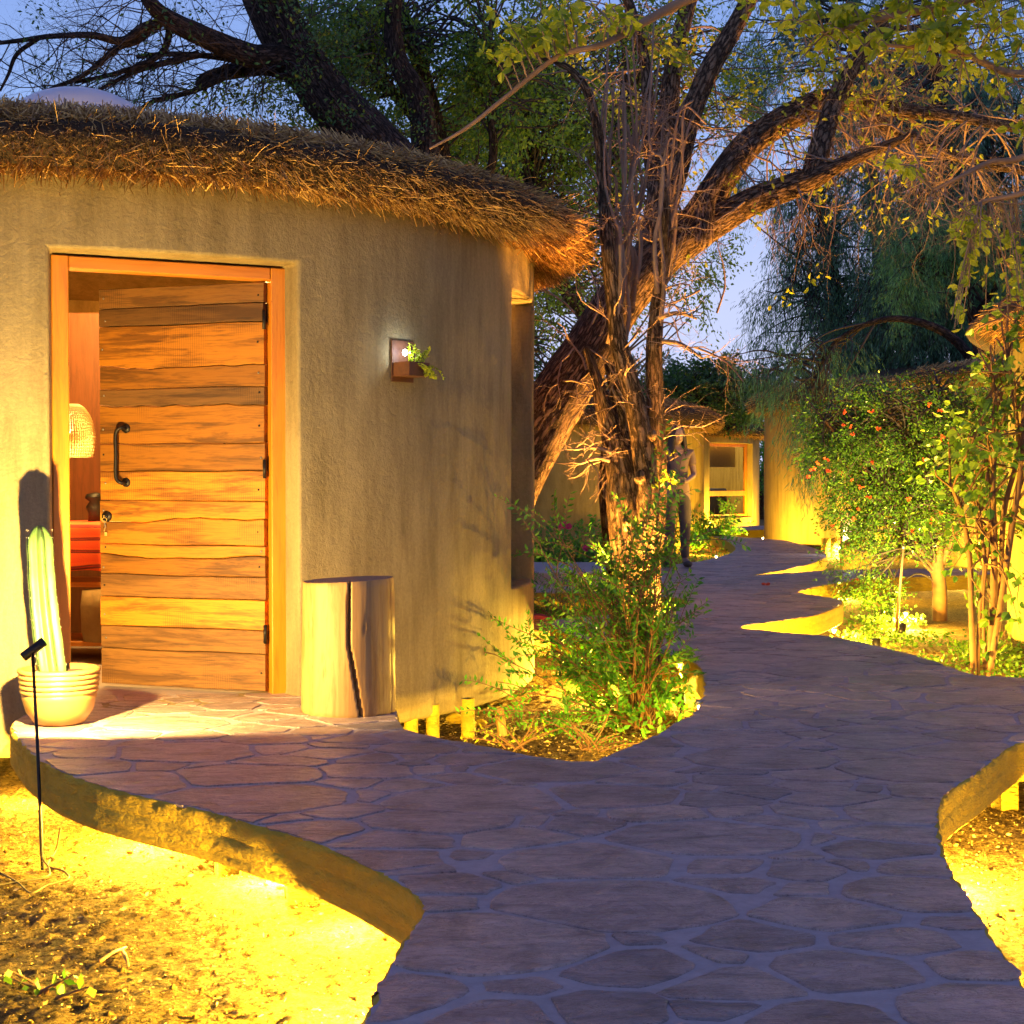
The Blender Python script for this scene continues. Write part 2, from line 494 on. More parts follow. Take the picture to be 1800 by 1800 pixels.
M['leaf_mid2'] = leafmat('fine_leaf', (0.03, 0.13, 0.010), (0.10, 0.31, 0.022), (0.20, 0.36, 0.04), 0.35)
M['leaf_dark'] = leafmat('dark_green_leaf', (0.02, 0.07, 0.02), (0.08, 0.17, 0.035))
M['leaf_yel'] = leafmat('yellow_green_leaf', (0.20, 0.28, 0.02), (0.50, 0.50, 0.03), (0.12, 0.20, 0.02), 0.45)
M['leaf_round'] = leafmat('broad_leaf', (0.035, 0.10, 0.014), (0.13, 0.24, 0.025), (0.22, 0.30, 0.035), 0.35)
M['leaf_feather'] = leafmat('feathery_leaf', (0.035, 0.10, 0.065), (0.11, 0.27, 0.14), None, 0.25)
M['leaf_pale'] = leafmat('hazed_leaf', (0.10, 0.14, 0.07), (0.20, 0.24, 0.14), None, 0.25)  # distance haze is put into this pale greyish leaf colour
M['leaf_gloss'] = leafmat('glossy_leaf', (0.03, 0.10, 0.014), (0.11, 0.22, 0.025), (0.20, 0.30, 0.04), 0.3, 0.18)
M['cactus'] = simple('cactus_skin', (0.035, 0.085, 0.022), (0.075, 0.135, 0.042), 9, 0.5, 0.2, 50)
M['spine'] = simple('cactus_spine', (0.6, 0.55, 0.4), (0.5, 0.45, 0.3), 9, 0.6)
M['petal_red'] = simple('orange_petal', (0.75, 0.10, 0.015), (0.65, 0.05, 0.01), 9, 0.6)
M['petal_pink'] = simple('pink_petal', (0.70, 0.03, 0.12), (0.55, 0.02, 0.10), 9, 0.6)
M['cable'] = simple('cable', (0.10, 0.08, 0.03), (0.07, 0.05, 0.02), 9, 0.6)

def emis(name, col, st):
    m, nt, b = newmat(name)
    b.inputs['Base Color'].default_value = (*col, 1)
    b.inputs['Emission Color'].default_value = (*col, 1)
    b.inputs['Emission Strength'].default_value = st
    return m
M['bulb_y'] = emis('lit_bulb_yellow', (1.0, 0.82, 0.45), 30)
M['bulb_w'] = emis('lit_bulb_white', (0.80, 0.88, 1.0), 40)

def soilmat():
    m, nt, b = newmat('garden_soil')
    v = coords(nt)
    n1 = noise_n(nt, 2.5, 6, 0.6, v)
    n2 = noise_n(nt, 45, 8, 0.8, v)
    n3 = noise_n(nt, 14, 6, 0.7, v)
    r1 = ramp(nt, n1.outputs[0], [(0.3, (0.28, 0.185, 0.05)), (0.7, (0.43, 0.29, 0.095))])
    r2 = ramp(nt, n2.outputs[0], [(0.40, (0.16, 0.13, 0.10)), (0.54, (1, 1, 1)), (0.7, (1.35, 1.3, 1.2))])
    r3 = ramp(nt, n3.outputs[0], [(0.35, (0.6, 0.58, 0.55)), (0.6, (1.05, 1.05, 1.05))])
    c = mixc(nt, 1.0, mixc(nt, 1.0, r1.outputs[0], r2.outputs[0], 'MULTIPLY'), r3.outputs[0], 'MULTIPLY')
    nt.links.new(c, b.inputs['Base Color'])
    b.inputs['Roughness'].default_value = 0.95
    b.inputs['Specular IOR Level'].default_value = 0.15
    bp = bump(nt, b, n2.outputs[0], 1.0, 0.035)
    bump(nt, b, n3.outputs[0], 0.6, 0.03, bp)
    return m
M['soil'] = soilmat()
M['mulch'] = strawmat('mulch_bits', (0.16, 0.10, 0.03), (0.40, 0.27, 0.08), (0.62, 0.46, 0.18))

# ------------------------------------------------------------------ ground
GZ = -0.34
def ground_h(x, y):
    h = 0.030 * mnoise.noise(Vector((x * 1.3, y * 1.3, 0))) + 0.018 * mnoise.noise(Vector((x * 5, y * 5, 3)))
    return h
def build_ground():
    def axis(lo, hi, step, far_lo, far_hi):
        a = list(np.arange(lo, hi, step))
        s = step; x = a[-1]
        while x < far_hi:
            s *= 1.25; x += s; a.append(min(x, far_hi))
        s = step; x = a[0]; b = []
        while x > far_lo:
            s *= 1.25; x -= s; b.append(max(x, far_lo))
        return np.array(b[::-1] + a)
    xs = axis(-2.6, 3.4, 0.016, -400, 400)
    ys = axis(3.2, 10.5, 0.02, -40, 700)
    X, Y = np.meshgrid(xs, ys)
    Z = np.full_like(X, GZ)
    for j in range(X.shape[0]):
        for i in range(X.shape[1]):
            x, y = X[j, i], Y[j, i]
            if abs(x) < 12 and y < 40:
                near = -2.7 < x < 3.5 and 3.1 < y < 10.6
                z = 0.03 * mnoise.noise(Vector((x * 1.3, y * 1.3, 0))) - 0.05 * math.exp(-((x + 1.75) / .5) ** 2 - ((y - 5.5) / .5) ** 2)
                if near:
                    z += 0.006 * mnoise.noise(Vector((x * 6, y * 6, 3)))
                    c = mnoise.noise(Vector((x * 26, y * 26, 9)))
                    z += 0.010 * c * abs(c) * 2.2 + 0.004 * mnoise.noise(Vector((x * 60, y * 60, 4)))
                Z[j, i] += z
    m, n = X.shape
    i = np.arange(m - 1)[:, None]; j = np.arange(n - 1)[None, :]
    Q = np.stack([i * n + j, i * n + j + 1, (i + 1) * n + j + 1, (i + 1) * n + j], -1).reshape(-1, 4)
    mb = MB(); mb.add(np.stack([X, Y, Z], -1).reshape(-1, 3), Q)
    o = mb.build('ground', M['soil'], kind='structure')
    tag(o, 'sandy garden soil strewn with mulch, lying below the raised stone walkway', kind='structure')
build_ground()

# ------------------------------------------------------------------ raised walkway
WX = lambda x, y: Vector((x, y, 0))
left_edge = [(625, 1800), (655, 1745), (690, 1680), (722, 1632), (741, 1598), (722, 1570), (654, 1529), (591, 1499), (528, 1474), (450, 1452),
             (380, 1431), (312, 1415), (240, 1399), (169, 1381), (105, 1357), (57, 1328), (30, 1298), (20, 1272)]
bay1 = [(660, 1208), (688, 1232), (700, 1252), (705, 1272), (717, 1283), (740, 1290), (777, 1298), (833, 1308), (893, 1320), (967, 1332), (1027, 1340), (1067, 1327),
        (1133, 1300), (1177, 1277), (1215, 1256), (1232, 1232), (1236, 1200), (1230, 1177), (1212, 1162), (1167, 1150), (1120, 1142), (1077, 1135),
        (1033, 1127), (990, 1112), (968, 1099), (976, 1091), (1000, 1086), (1060, 1081), (1130, 1075), (1190, 1067), (1208, 1058), (1190, 1051),
        (1150, 1048), (1080, 1045), (1000, 1042), (900, 1040)]
far_l = [(880, 1030), (900, 1014), (1000, 1004), (1100, 1000), (1208, 990), (1259, 980), (1288, 970), (1290, 960), (1270, 948), (1236, 939), (1226, 932), (1255, 927),
         (1341, 924), (1420, 923), (1420, 929)]
far_r = [(1341, 931), (1306, 933), (1283, 938), (1300, 944), (1340, 947), (1378, 950), (1417, 959), (1447, 970), (1452, 980), (1417, 994), (1350, 1007),
         (1310, 1012), (1380, 1007), (1452, 1003), (1530, 1001), (1620, 1000), (1720, 1001), (1740, 1009), (1640, 1013), (1533, 1017), (1502, 1021),
         (1455, 1028), (1406, 1040), (1420, 1045), (1448, 1049), (1475, 1054), (1482, 1060), (1471, 1068), (1436, 1081), (1378, 1091), (1304, 1102),
         (1370, 1111), (1440, 1117), (1480, 1122), (1540, 1135), (1600, 1150), (1650, 1165), (1690, 1180), (1722, 1187)]
right_edge = [(1800, 1192), (1950, 1203), (2150, 1215), (2150, 1320), (1950, 1312), (1850, 1308), (1800, 1306), (1778, 1314), (1720, 1359), (1680, 1385), (1655, 1415), (1651, 1453), (1658, 1489), (1669, 1522),
              (1705, 1580), (1752, 1655), (1800, 1724), (1900, 1880)]
ctrl = [WX(-0.70, -1.5), WX(-0.62, 0.8)] + [G(*p) for p in left_edge] + [WX(-2.15, 6.75), WX(-2.0, 7.15), WX(-1.2, 7.25)] + \
       [G(*p) for p in bay1] + [G(*p) for p in far_l] + [G(*p) for p in far_r] + [G(*p) for p in right_edge] + [WX(1.02, 1.5), WX(0.95, 0.2), WX(0.9, -1.5)]
outline = catmull(ctrl, 6, True)
def resample(poly, step_fn):
    out = [poly[0]]
    acc = 0
    for a, b in zip(poly, poly[1:] + poly[:1]):
        L = (b - a).length
        s = step_fn(a)
        k = max(1, int(L / s))
        for t in range(1, k + 1):
            q = a.lerp(b, t / k)
            if (q - out[-1]).length > s * 0.6: out.append(q)
    return out
edge = resample(outline, lambda p: 0.022 if p.y < 11 else 0.08)
if (edge[0] - edge[-1]).length < 0.01: edge.pop()
SLAB_T = 0.155
def normals2(poly):
    n = len(poly); out = []
    for i in range(n):
        d = poly[(i + 1) % n] - poly[i - 1]
        out.append(Vector((d.y, -d.x, 0)).normalized())
    return out
def area(poly): return 0.5 * sum(a.x * b.y - b.x * a.y for a, b in zip(poly, poly[1:] + poly[:1]))
if area(edge) < 0: edge = edge[::-1]
if area(outline) < 0: outline = outline[::-1]
en = normals2(edge)        # outward for ccw

def build_slab():
    mb = MB()
    n = len(edge)
    zs = [-0.001, -0.005, -0.02, -0.045, -0.062, -0.068, -0.074, -0.10, -0.118, -0.124, -0.13, -SLAB_T + 0.006, -SLAB_T]
    base_off = [-0.010, -0.003, 0.0, 0.0, 0.0, -0.003, 0.002, 0.002, 0.001, -0.002, 0.001, 0.0, -0.004]
    V = []
    for k, z in enumerate(zs):
        for i, p in enumerate(edge):
            q = Vector((p.x * 9, p.y * 9, z * 30))
            h = mnoise.noise(q) * 0.004 + mnoise.noise(q * 3.1) * 0.005
            if k < 3: h += mnoise.noise(Vector((p.x * 22, p.y * 22, 5 + k))) * 0.013
            if k > 10: h *= 0.4
            zz = z + (mnoise.noise(Vector((p.x * 15, p.y * 15, 1))) * 0.004 if 0 < k < 11 else 0)
            w = p + en[i] * (base_off[k] + h)
            V.append((w.x, w.y, zz))
    i = np.arange(n); i2 = (i + 1) % n
    Q = []
    for k in range(len(zs) - 1):
        Q.append(np.stack([(k + 1) * n + i, (k + 1) * n + i2, k * n + i2, k * n + i], -1))
    mb.add(V, np.concatenate(Q))
    for k, flip in ((0, False), (len(zs) - 1, True)):
        ring = [Vector(V[k * n + a]) for a in range(n)]
        tris = tessellate_polygon([ring])
        mb.f.append(np.array([(t[0] + k * n, t[1] + k * n, t[2] + k * n) for t in tris]))
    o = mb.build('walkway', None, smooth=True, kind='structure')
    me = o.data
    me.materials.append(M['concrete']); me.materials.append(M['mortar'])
    for p in me.polygons:
        c = p.center
        if abs(p.normal.z) > 0.8 and c.z > -0.02 and len(p.vertices) == 3:
            p.material_index = 1
            p.use_smooth = False
        elif len(p.vertices) == 3:
            p.use_smooth = False
    fixn(o)
    tag(o, 'raised curving walkway paved with irregular flagstones on a thick concrete slab', kind='structure')
    return o
walkway = build_slab()

def clip_half(poly, p, n):
    out = []
    L = len(poly)
    for i in range(L):
        a = poly[i]; b = poly[(i + 1) % L]
        da = (a[0] - p[0]) * n[0] + (a[1] - p[1]) * n[1]
        db = (b[0] - p[0]) * n[0] + (b[1] - p[1]) * n[1]
        if da <= 0: out.append(a)
        if (da < 0 < db) or (db < 0 < da):
            t = da / (da - db)
            out.append((a[0] + (b[0] - a[0]) * t, a[1] + (b[1] - a[1]) * t))
    return out
def pip(x, y, poly):
    c = False
    j = len(poly) - 1
    for i in range(len(poly)):
        a = poly[i]; b = poly[j]
        if ((a[1] > y) != (b[1] > y)) and (x < (b[0] - a[0]) * (y - a[1]) / (b[1] - a[1]) + a[0]): c = not c
        j = i
    return c

def star_clip(x, y, poly, B):
    n = 30
    pa = np.array(poly); pb = np.roll(pa, -1, 0)
    d = np.hypot(B[:, 0] - x, B[:, 1] - y)
    m = (d < 1.6) | (np.roll(d, -1) < 1.6)
    sa = np.concatenate([pa, B[m]]); sb = np.concatenate([pb, np.roll(B, -1, 0)[m]])
    e = sb - sa
    out = []
    for k in range(n):
        a = 2 * pi * k / n
        dx, dy = cos(a), sin(a)
        den = dx * e[:, 1] - dy * e[:, 0]
        den = np.where(np.abs(den) < 1e-9, 1e-9, den)
        qx, qy = sa[:, 0] - x, sa[:, 1] - y
        t = (qx * e[:, 1] - qy * e[:, 0]) / den
        u = (qx * dy - qy * dx) / den
        ok = (t > 1e-6) & (u >= 0) & (u <= 1)
        if not ok.any(): return None
        tt = t[ok].min()
        out.append((x + dx * tt, y + dy * tt))
    return out

AN = 1.28
def build_stones():
    rng = random.Random(11)
    out_xy = [(p.x / AN, p.y) for p in resample(outline, lambda p: 0.12 if p.y < 12 else 0.4)]
    big = [((p.x - q.x * 0.012) / AN, p.y - q.y * 0.012) for p, q in zip(edge[::4], en[::4])]
    big_np = np.array(big)
    seeds = []
    cell = {}
    def ok(x, y, r):
        cx, cy = int(x // 0.5), int(y // 0.5)
        for a in range(cx - 2, cx + 3):
            for b in range(cy - 2, cy + 3):
                for (sx, sy, sr) in cell.get((a, b), ()):
                    if ((sx - x)) ** 2 + ((sy - y) / 1.05) ** 2 < (0.5 * (r + sr)) ** 2: return False
        return True
    ymax = 34
    for phase, (lo, hi, tries) in enumerate(((0.25, 0.34, 500), (0.145, 0.20, 14000), (0.09, 0.12, 18000))):
        for _ in range(tries):
            y = 2.2 + (ymax - 2.2) * rng.random() ** (1.6)
            x = (rng.uniform(-2.4, 3.4) if y < 11 else rng.uniform(-3, 8)) / AN
            r = rng.uniform(lo, hi)
            if y > 11: r *= 1.3
            if not ok(x, y, r): continue
            if not pip(x, y, big): continue
            seeds.append((x, y, r)); cell.setdefault((int(x // 0.5), int(y // 0.5)), []).append((x, y, r))
    pts = np.array([(s[0], s[1]) for s in seeds]); rad = np.array([s[2] for s in seeds])
    res = []
    for i, (x, y, r) in enumerate(seeds):
        d = np.hypot(pts[:, 0] - x, pts[:, 1] - y)
        idx = np.argsort(d)[1:18]
        s = 0.75 if y < 11 else 1.2
        poly = [(x - s, y - s), (x + s, y - s), (x + s, y + s), (x - s, y + s)]
        gap = rng.uniform(0.004, 0.015) * (1.0 if y > 4.6 else 1.35)
        for j in idx:
            if d[j] > 2.2: break
            nx, ny = (pts[j, 0] - x) / d[j], (pts[j, 1] - y) / d[j]
            # power diagram: larger stones take more room
            t = 0.5 * (d[j] + (r * r - rad[j] ** 2) * 0.6 / d[j]) - gap
            poly = clip_half(poly, (x + nx * t, y + ny * t), (nx, ny))
            if len(poly) < 3: break
        if len(poly) < 3: continue
        # clip with the walkway edge when near it
        cx = sum(p[0] for p in poly) / len(poly); cy = sum(p[1] for p in poly) / len(poly)
        if not all(pip(p[0], p[1], big) for p in poly):
            if not pip(x, y, big): continue
            poly = star_clip(x, y, poly, big_np)
            if poly is None: continue
        # thin out doubled points
        q = [poly[0]]
        for p in poly[1:]:
            if math.hypot(p[0] - q[-1][0], p[1] - q[-1][1]) > 0.012: q.append(p)
        while len(q) > 3 and math.hypot(q[0][0] - q[-1][0], q[0][1] - q[-1][1]) < 0.012: q.pop()
        poly = q
        if len(poly) < 3: continue
        A = 0.5 * abs(sum(a[0] * b[1] - b[0] * a[1] for a, b in zip(poly, poly[1:] + poly[:1])))
        if A < 0.004: continue
        # round the corners and roughen the outline
        if len(poly) < 40:
            for it in range(1):
                nq = []
                c_ = 0.11
                for k in range(len(poly)):
                    a = poly[k]; b = poly[(k + 1) % len(poly)]
                    nq.append((a[0] * (1 - c_) + b[0] * c_, a[1] * (1 - c_) + b[1] * c_))
                    nq.append((a[0] * c_ + b[0] * (1 - c_), a[1] * c_ + b[1] * (1 - c_)))
                poly = nq
            if y < 8:
                nq = []
                for k in range(len(poly)):
                    a = poly[k]; b = poly[(k + 1) % len(poly)]
                    nq.append(a)
                    if math.hypot(a[0] - b[0], a[1] - b[1]) > 0.07:
                        nq.append(((a[0] + b[0]) / 2, (a[1] + b[1]) / 2))
                poly = []
                for p in nq:
                    dn = 0.016 * mnoise.noise(Vector((p[0] * 11, p[1] * 11, i))) + 0.006 * mnoise.noise(Vector((p[0] * 40, p[1] * 40, i)))
                    dv = (p[0] - cx, p[1] - cy); dl = math.hypot(*dv) + 1e-6
                    poly.append((p[0] + dv[0] / dl * dn, p[1] + dv[1] / dl * dn))
        res.append((cx * AN, cy, A * AN, [(p[0] * AN, p[1]) for p in poly]))
    return res
stones = build_stones()
def stone_geo(mb, cx, cy, poly, top, fine):
    n = len(poly)
    V = []
    for (k, inset, z) in ((0, 0.0, -0.008), (1, 0.001, top - 0.0016), (2, 0.005, top)):
        for p in poly:
            d = math.hypot(p[0] - cx, p[1] - cy) + 1e-6
            f = max(0.3, 1 - inset / d)
            V.append((cx + (p[0] - cx) * f, cy + (p[1] - cy) * f, z + (0.0008 * mnoise.noise(Vector((p[0] * 9, p[1] * 9, 7))) if k else 0)))
    i = np.arange(n); i2 = (i + 1) % n
    mb.add(V, np.concatenate([np.stack([k * n + i, k * n + i2, (k + 1) * n + i2, (k + 1) * n + i], -1) for k in range(2)]))
    mb.f.append(np.array([[mb.n - n + k for k in range(n)]]))
stones.sort(key=lambda s: -s[2] / (s[1] ** 3))     # those that show largest first
rng = random.Random(5)
far_mb = MB()
for k, (cx, cy, A, poly) in enumerate(stones):
    if cy > 2.0 and k < 298:
        mb = MB()
        c = Vector((cx, cy, 0))
        stone_geo(mb, cx, cy, poly, 0.0026 + rng.uniform(-0.0012, 0.0022), True)
        o = mb.build('flagstone', M['stone'], walkway, smooth=False)
    else:
        stone_geo(far_mb, cx, cy, poly, 0.0026 + rng.uniform(-0.001, 0.002), False)
far_mb.build('far_flagstones', M['stone_far'], walkway, smooth=False, kind='stuff')

# step slabs behind the near hut, leading to the hut beyond
def slab_box(name, pts, z0, z1, mat, label):
    mb = MB()
    n = len(pts)
    V = [(p.x, p.y, z1) for p in pts] + [(p.x, p.y, z0) for p in pts]
    mb.add(V, [tuple(range(n)), tuple(range(2 * n - 1, n - 1, -1))] + [(i, i + n, (i + 1) % n + n, (i + 1) % n) for i in range(n)])
    o = mb.build(name, mat, smooth=False, kind='structure')
    fixn(o)
    tag(o, label, kind='structure')
    bv = o.modifiers.new('bevel', 'BEVEL'); bv.width = 0.012; bv.segments = 2
    return o
slab_box('step', [WX(-1.6, 14.9), WX(0.6, 14.9), WX(1.1, 15.4), WX(1.15, 16.8), WX(-1.6, 16.8)], -0.1, 0.10, M['mortar'], 'raised stone step beside the walkway behind the near hut')

# posts that carry the slab
post_spots = [(382, 1545, 4.75), (512, 1585, 4.45), (300, 1520, 5.2), (150, 1480, 5.9)]
pg = 'short concrete posts under the walkway'
posts = []
def walk_post(x, y, label, top=-SLAB_T, s=0.085):
    mb = MB()
    zb = GZ - 0.08
    box(mb, (0, 0, (top + zb) / 2 - zb), (s, s, top - zb), bev=0.008)
    o = mb.build('support_post', M['concrete'])
    o.location = (x, y, zb)
    o.rotation_euler = (0, 0, 0.3)
    tag(o, label, 'post', pg)
    return o
for (x, y, lb) in ((-0.70, 4.86, 'short concrete post under the slab, nearer to the white hot spot of light'), (-1.00, 5.22, 'short concrete post under the slab edge, midway between stake light and path'),
                   (2.06, 6.2, 'short concrete post under the side slab at the right picture edge')):
    walk_post(x, y, lb)

# ------------------------------------------------------------------ lamps of the garden
YEL = (1.0, 0.60, 0.06)
PWR = 6.0
def point_light(name, loc, power, col, size, parent=None, spot=None):
    ld = bpy.data.lights.new(name, 'SPOT' if spot else 'POINT')
    ld.energy = power; ld.color = col; ld.shadow_soft_size = size
    o = bpy.data.objects.new(name, ld); COL.objects.link(o)
    o.location = loc
    if spot:
        ld.spot_size = spot[0]; ld.spot_blend = spot[1]
        d = Vector(spot[2]).normalized()
        o.rotation_euler = d.to_track_quat('-Z', 'Y').to_euler()
    if parent: o.parent = parent
    return o
pl_bulb = MB(); blob(pl_bulb, (0, 0, 0), (0.014, 0.014, 0.014), 10, 6)
pl_me = pl_bulb.build('bulb', M['bulb_y'], link=False)
pl_h = MB(); lathe(pl_h, [(0.001, 0.034), (0.022, 0.034), (0.024, 0.012), (0.018, 0.010), (0.001, 0.010)], sides=16)
pl_hm = pl_h.build('housing', M['steel'], link=False)
def path_light(loc, power, label, col=YEL, group='small lamps under the walkway and huts'):
    power *= PWR
    t = thing('ground_lamp', label, 'lamp', loc, 0, group)
    ob('bulb', pl_me, t); ob('housing', pl_hm, t)
    point_light('lamp_light', (0, 0, -0.03), power, col, 0.02, t)
    return t
hz = 'lamp hidden under the walkway slab, '
UZ = -0.195
path_light((-0.16, 3.74, UZ), 110, hz + 'over the brightest white patch at lower left')
path_light((-0.50, 4.52, UZ), 20, hz + 'near the inner curve between bright patch and posts')
path_light((-0.80, 5.06, UZ), 36, hz + 'between the two short posts')
path_light((-2.05, 6.32, UZ), 8, hz + 'in the far left corner by the hut wall')
path_light((-1.38, 5.72, UZ), 42, hz + 'behind the stake of the spotlight')
path_light((1.16, 3.85, UZ), 32, hz + 'low at the right picture edge')
path_light((1.40, 4.98, UZ), 75, hz + 'over the white patch at the right edge')
path_light((0.72, 9.42, UZ), 70, hz + 'behind the feathery bush beside the near hut')
path_light((1.0, 7.5, UZ), 9, hz + 'by the bay edge right of the bush')
path_light((0.9, 10.3, UZ), 30, hz + 'at the rounded slab end behind the bush')
path_light((2.05, 9.85, UZ), 110, hz + 'beside the soil strip with the broad-leaved shrub')
path_light((2.62, 12.1, UZ), 70, hz + 'under the rounded lobe right of the path')
path_light((3.75, 17.1, UZ), 60, hz + 'beyond the orange-lit side slab')
path_light((3.6, 13.6, UZ), 50, hz + 'near the green irrigation post')

# ------------------------------------------------------------------ stake spotlight that lights the hut front
def stake_light():
    base = G(75, 1533, -.39)
    top = P(57, 1143, 5.74)
    t = thing('stake_spotlight', 'black garden spotlight on a thin stake in front of the hut door', 'spotlight', base)
    mb = MB(); kn_ = P(66, 1312, 5.47) - base; tube(mb, [Vector((0, 0, -0.1)), Vector((0, 0, 0)), kn_ * .5, kn_, kn_.lerp(top - base, .5), top - base], [0.0065] * 6, 8); mb.build('stake', M['iron'], t)
    head = top - base
    ax = Vector((0.60, 0.34, 0.50)).normalized()
    mb = MB()
    c0 = head - ax * 0.045; c1 = head + ax * 0.055
    tube(mb, [c0, c0 + ax * 0.004, c1 - ax * 0.002, c1], [0.016, 0.019, 0.019, 0.018], 20)
    mb.build('lamp_head', M['iron'], t)
    mb = MB(); tube(mb, [head - Vector((0, 0, 0.02)), head], [0.010, 0.010], 10); mb.build('bracket', M['iron'], t)
    return t, base + head
stake, lamp_pos = stake_light()
point_light('lamp_light', (lamp_pos - stake.location) + Vector((0.03, 0.06, 0.035)), 330, (1.0, 0.65, 0.18), 0.012, stake,
            spot=(radians(160), 0.30, (0.06, 0.95, 0.16)))

# ------------------------------------------------------------------ round huts
def hut_wall(R, T, z0, z1, openings, dth=2.0, th_rng=(-180, 180), rough=True):
    """wall ring round the origin; openings = [(th0, th1, za, zb)] in degrees"""
    ths = list(np.arange(th_rng[0], th_rng[1], dth))
    zs = list(np.arange(z0 + 0.12, z1, 0.12)) + [z0, z0 + 0.03, z1]
    for (a, b, za, zb) in openings:
        ths = [t for t in ths if abs(t - a) > dth * 0.4 and abs(t - b) > dth * 0.4] + [a, b]
        zs = [z for z in zs if abs(z - za) > 0.05 and abs(z - zb) > 0.05] + [za, zb]
    ths = sorted(ths); zs = sorted(set(zs))
    m, n = len(ths), len(zs)
    verts = {}; V = []
    def vid(i, k, s):
        i %= m
        key = (i, k, s)
        if key not in verts:
            a = radians(ths[i]); r = R if s == 0 else R - T
            z = zs[k]
            if s == 0:
                r += 0.008 * mnoise.noise(Vector((cos(a) * 4, sin(a) * 4, z * 1.6))) if rough else 0
                if k == 0: r -= 0.02
            verts[key] = len(V); V.append((r * cos(a), r * sin(a), z))
        return verts[key]
    solid = [[True] * (n - 1) for _ in range(m)]
    for i in range(m):
        tm = (ths[i] + (ths[i + 1] if i + 1 < m else ths[0] + 360)) / 2
        for k in range(n - 1):
            zm = (zs[k] + zs[k + 1]) / 2
            for (a, b, za, zb) in openings:
                if a < tm < b and za < zm < zb: solid[i][k] = False
    Fc = []
    for i in range(m):
        for k in range(n - 1):
            if not solid[i][k]: continue
            Fc.append((vid(i, k, 0), vid(i + 1, k, 0), vid(i + 1, k + 1, 0), vid(i, k + 1, 0)))
            Fc.append((vid(i, k, 1), vid(i, k + 1, 1), vid(i + 1, k + 1, 1), vid(i + 1, k, 1)))
            if k == 0 or not solid[i][k - 1]: Fc.append((vid(i, k, 0), vid(i, k, 1), vid(i + 1, k, 1), vid(i + 1, k, 0)))
            if k == n - 2 or not solid[i][k + 1]: Fc.append((vid(i, k + 1, 0), vid(i + 1, k + 1, 0), vid(i + 1, k + 1, 1), vid(i, k + 1, 1)))
            if not solid[(i - 1) % m][k]: Fc.append((vid(i, k, 0), vid(i, k + 1, 0), vid(i, k + 1, 1), vid(i, k, 1)))
            if not solid[(i + 1) % m][k]: Fc.append((vid(i + 1, k, 0), vid(i + 1, k, 1), vid(i + 1, k + 1, 1), vid(i + 1, k + 1, 0)))
    mb = MB(); mb.add(V, Fc)
    return mb

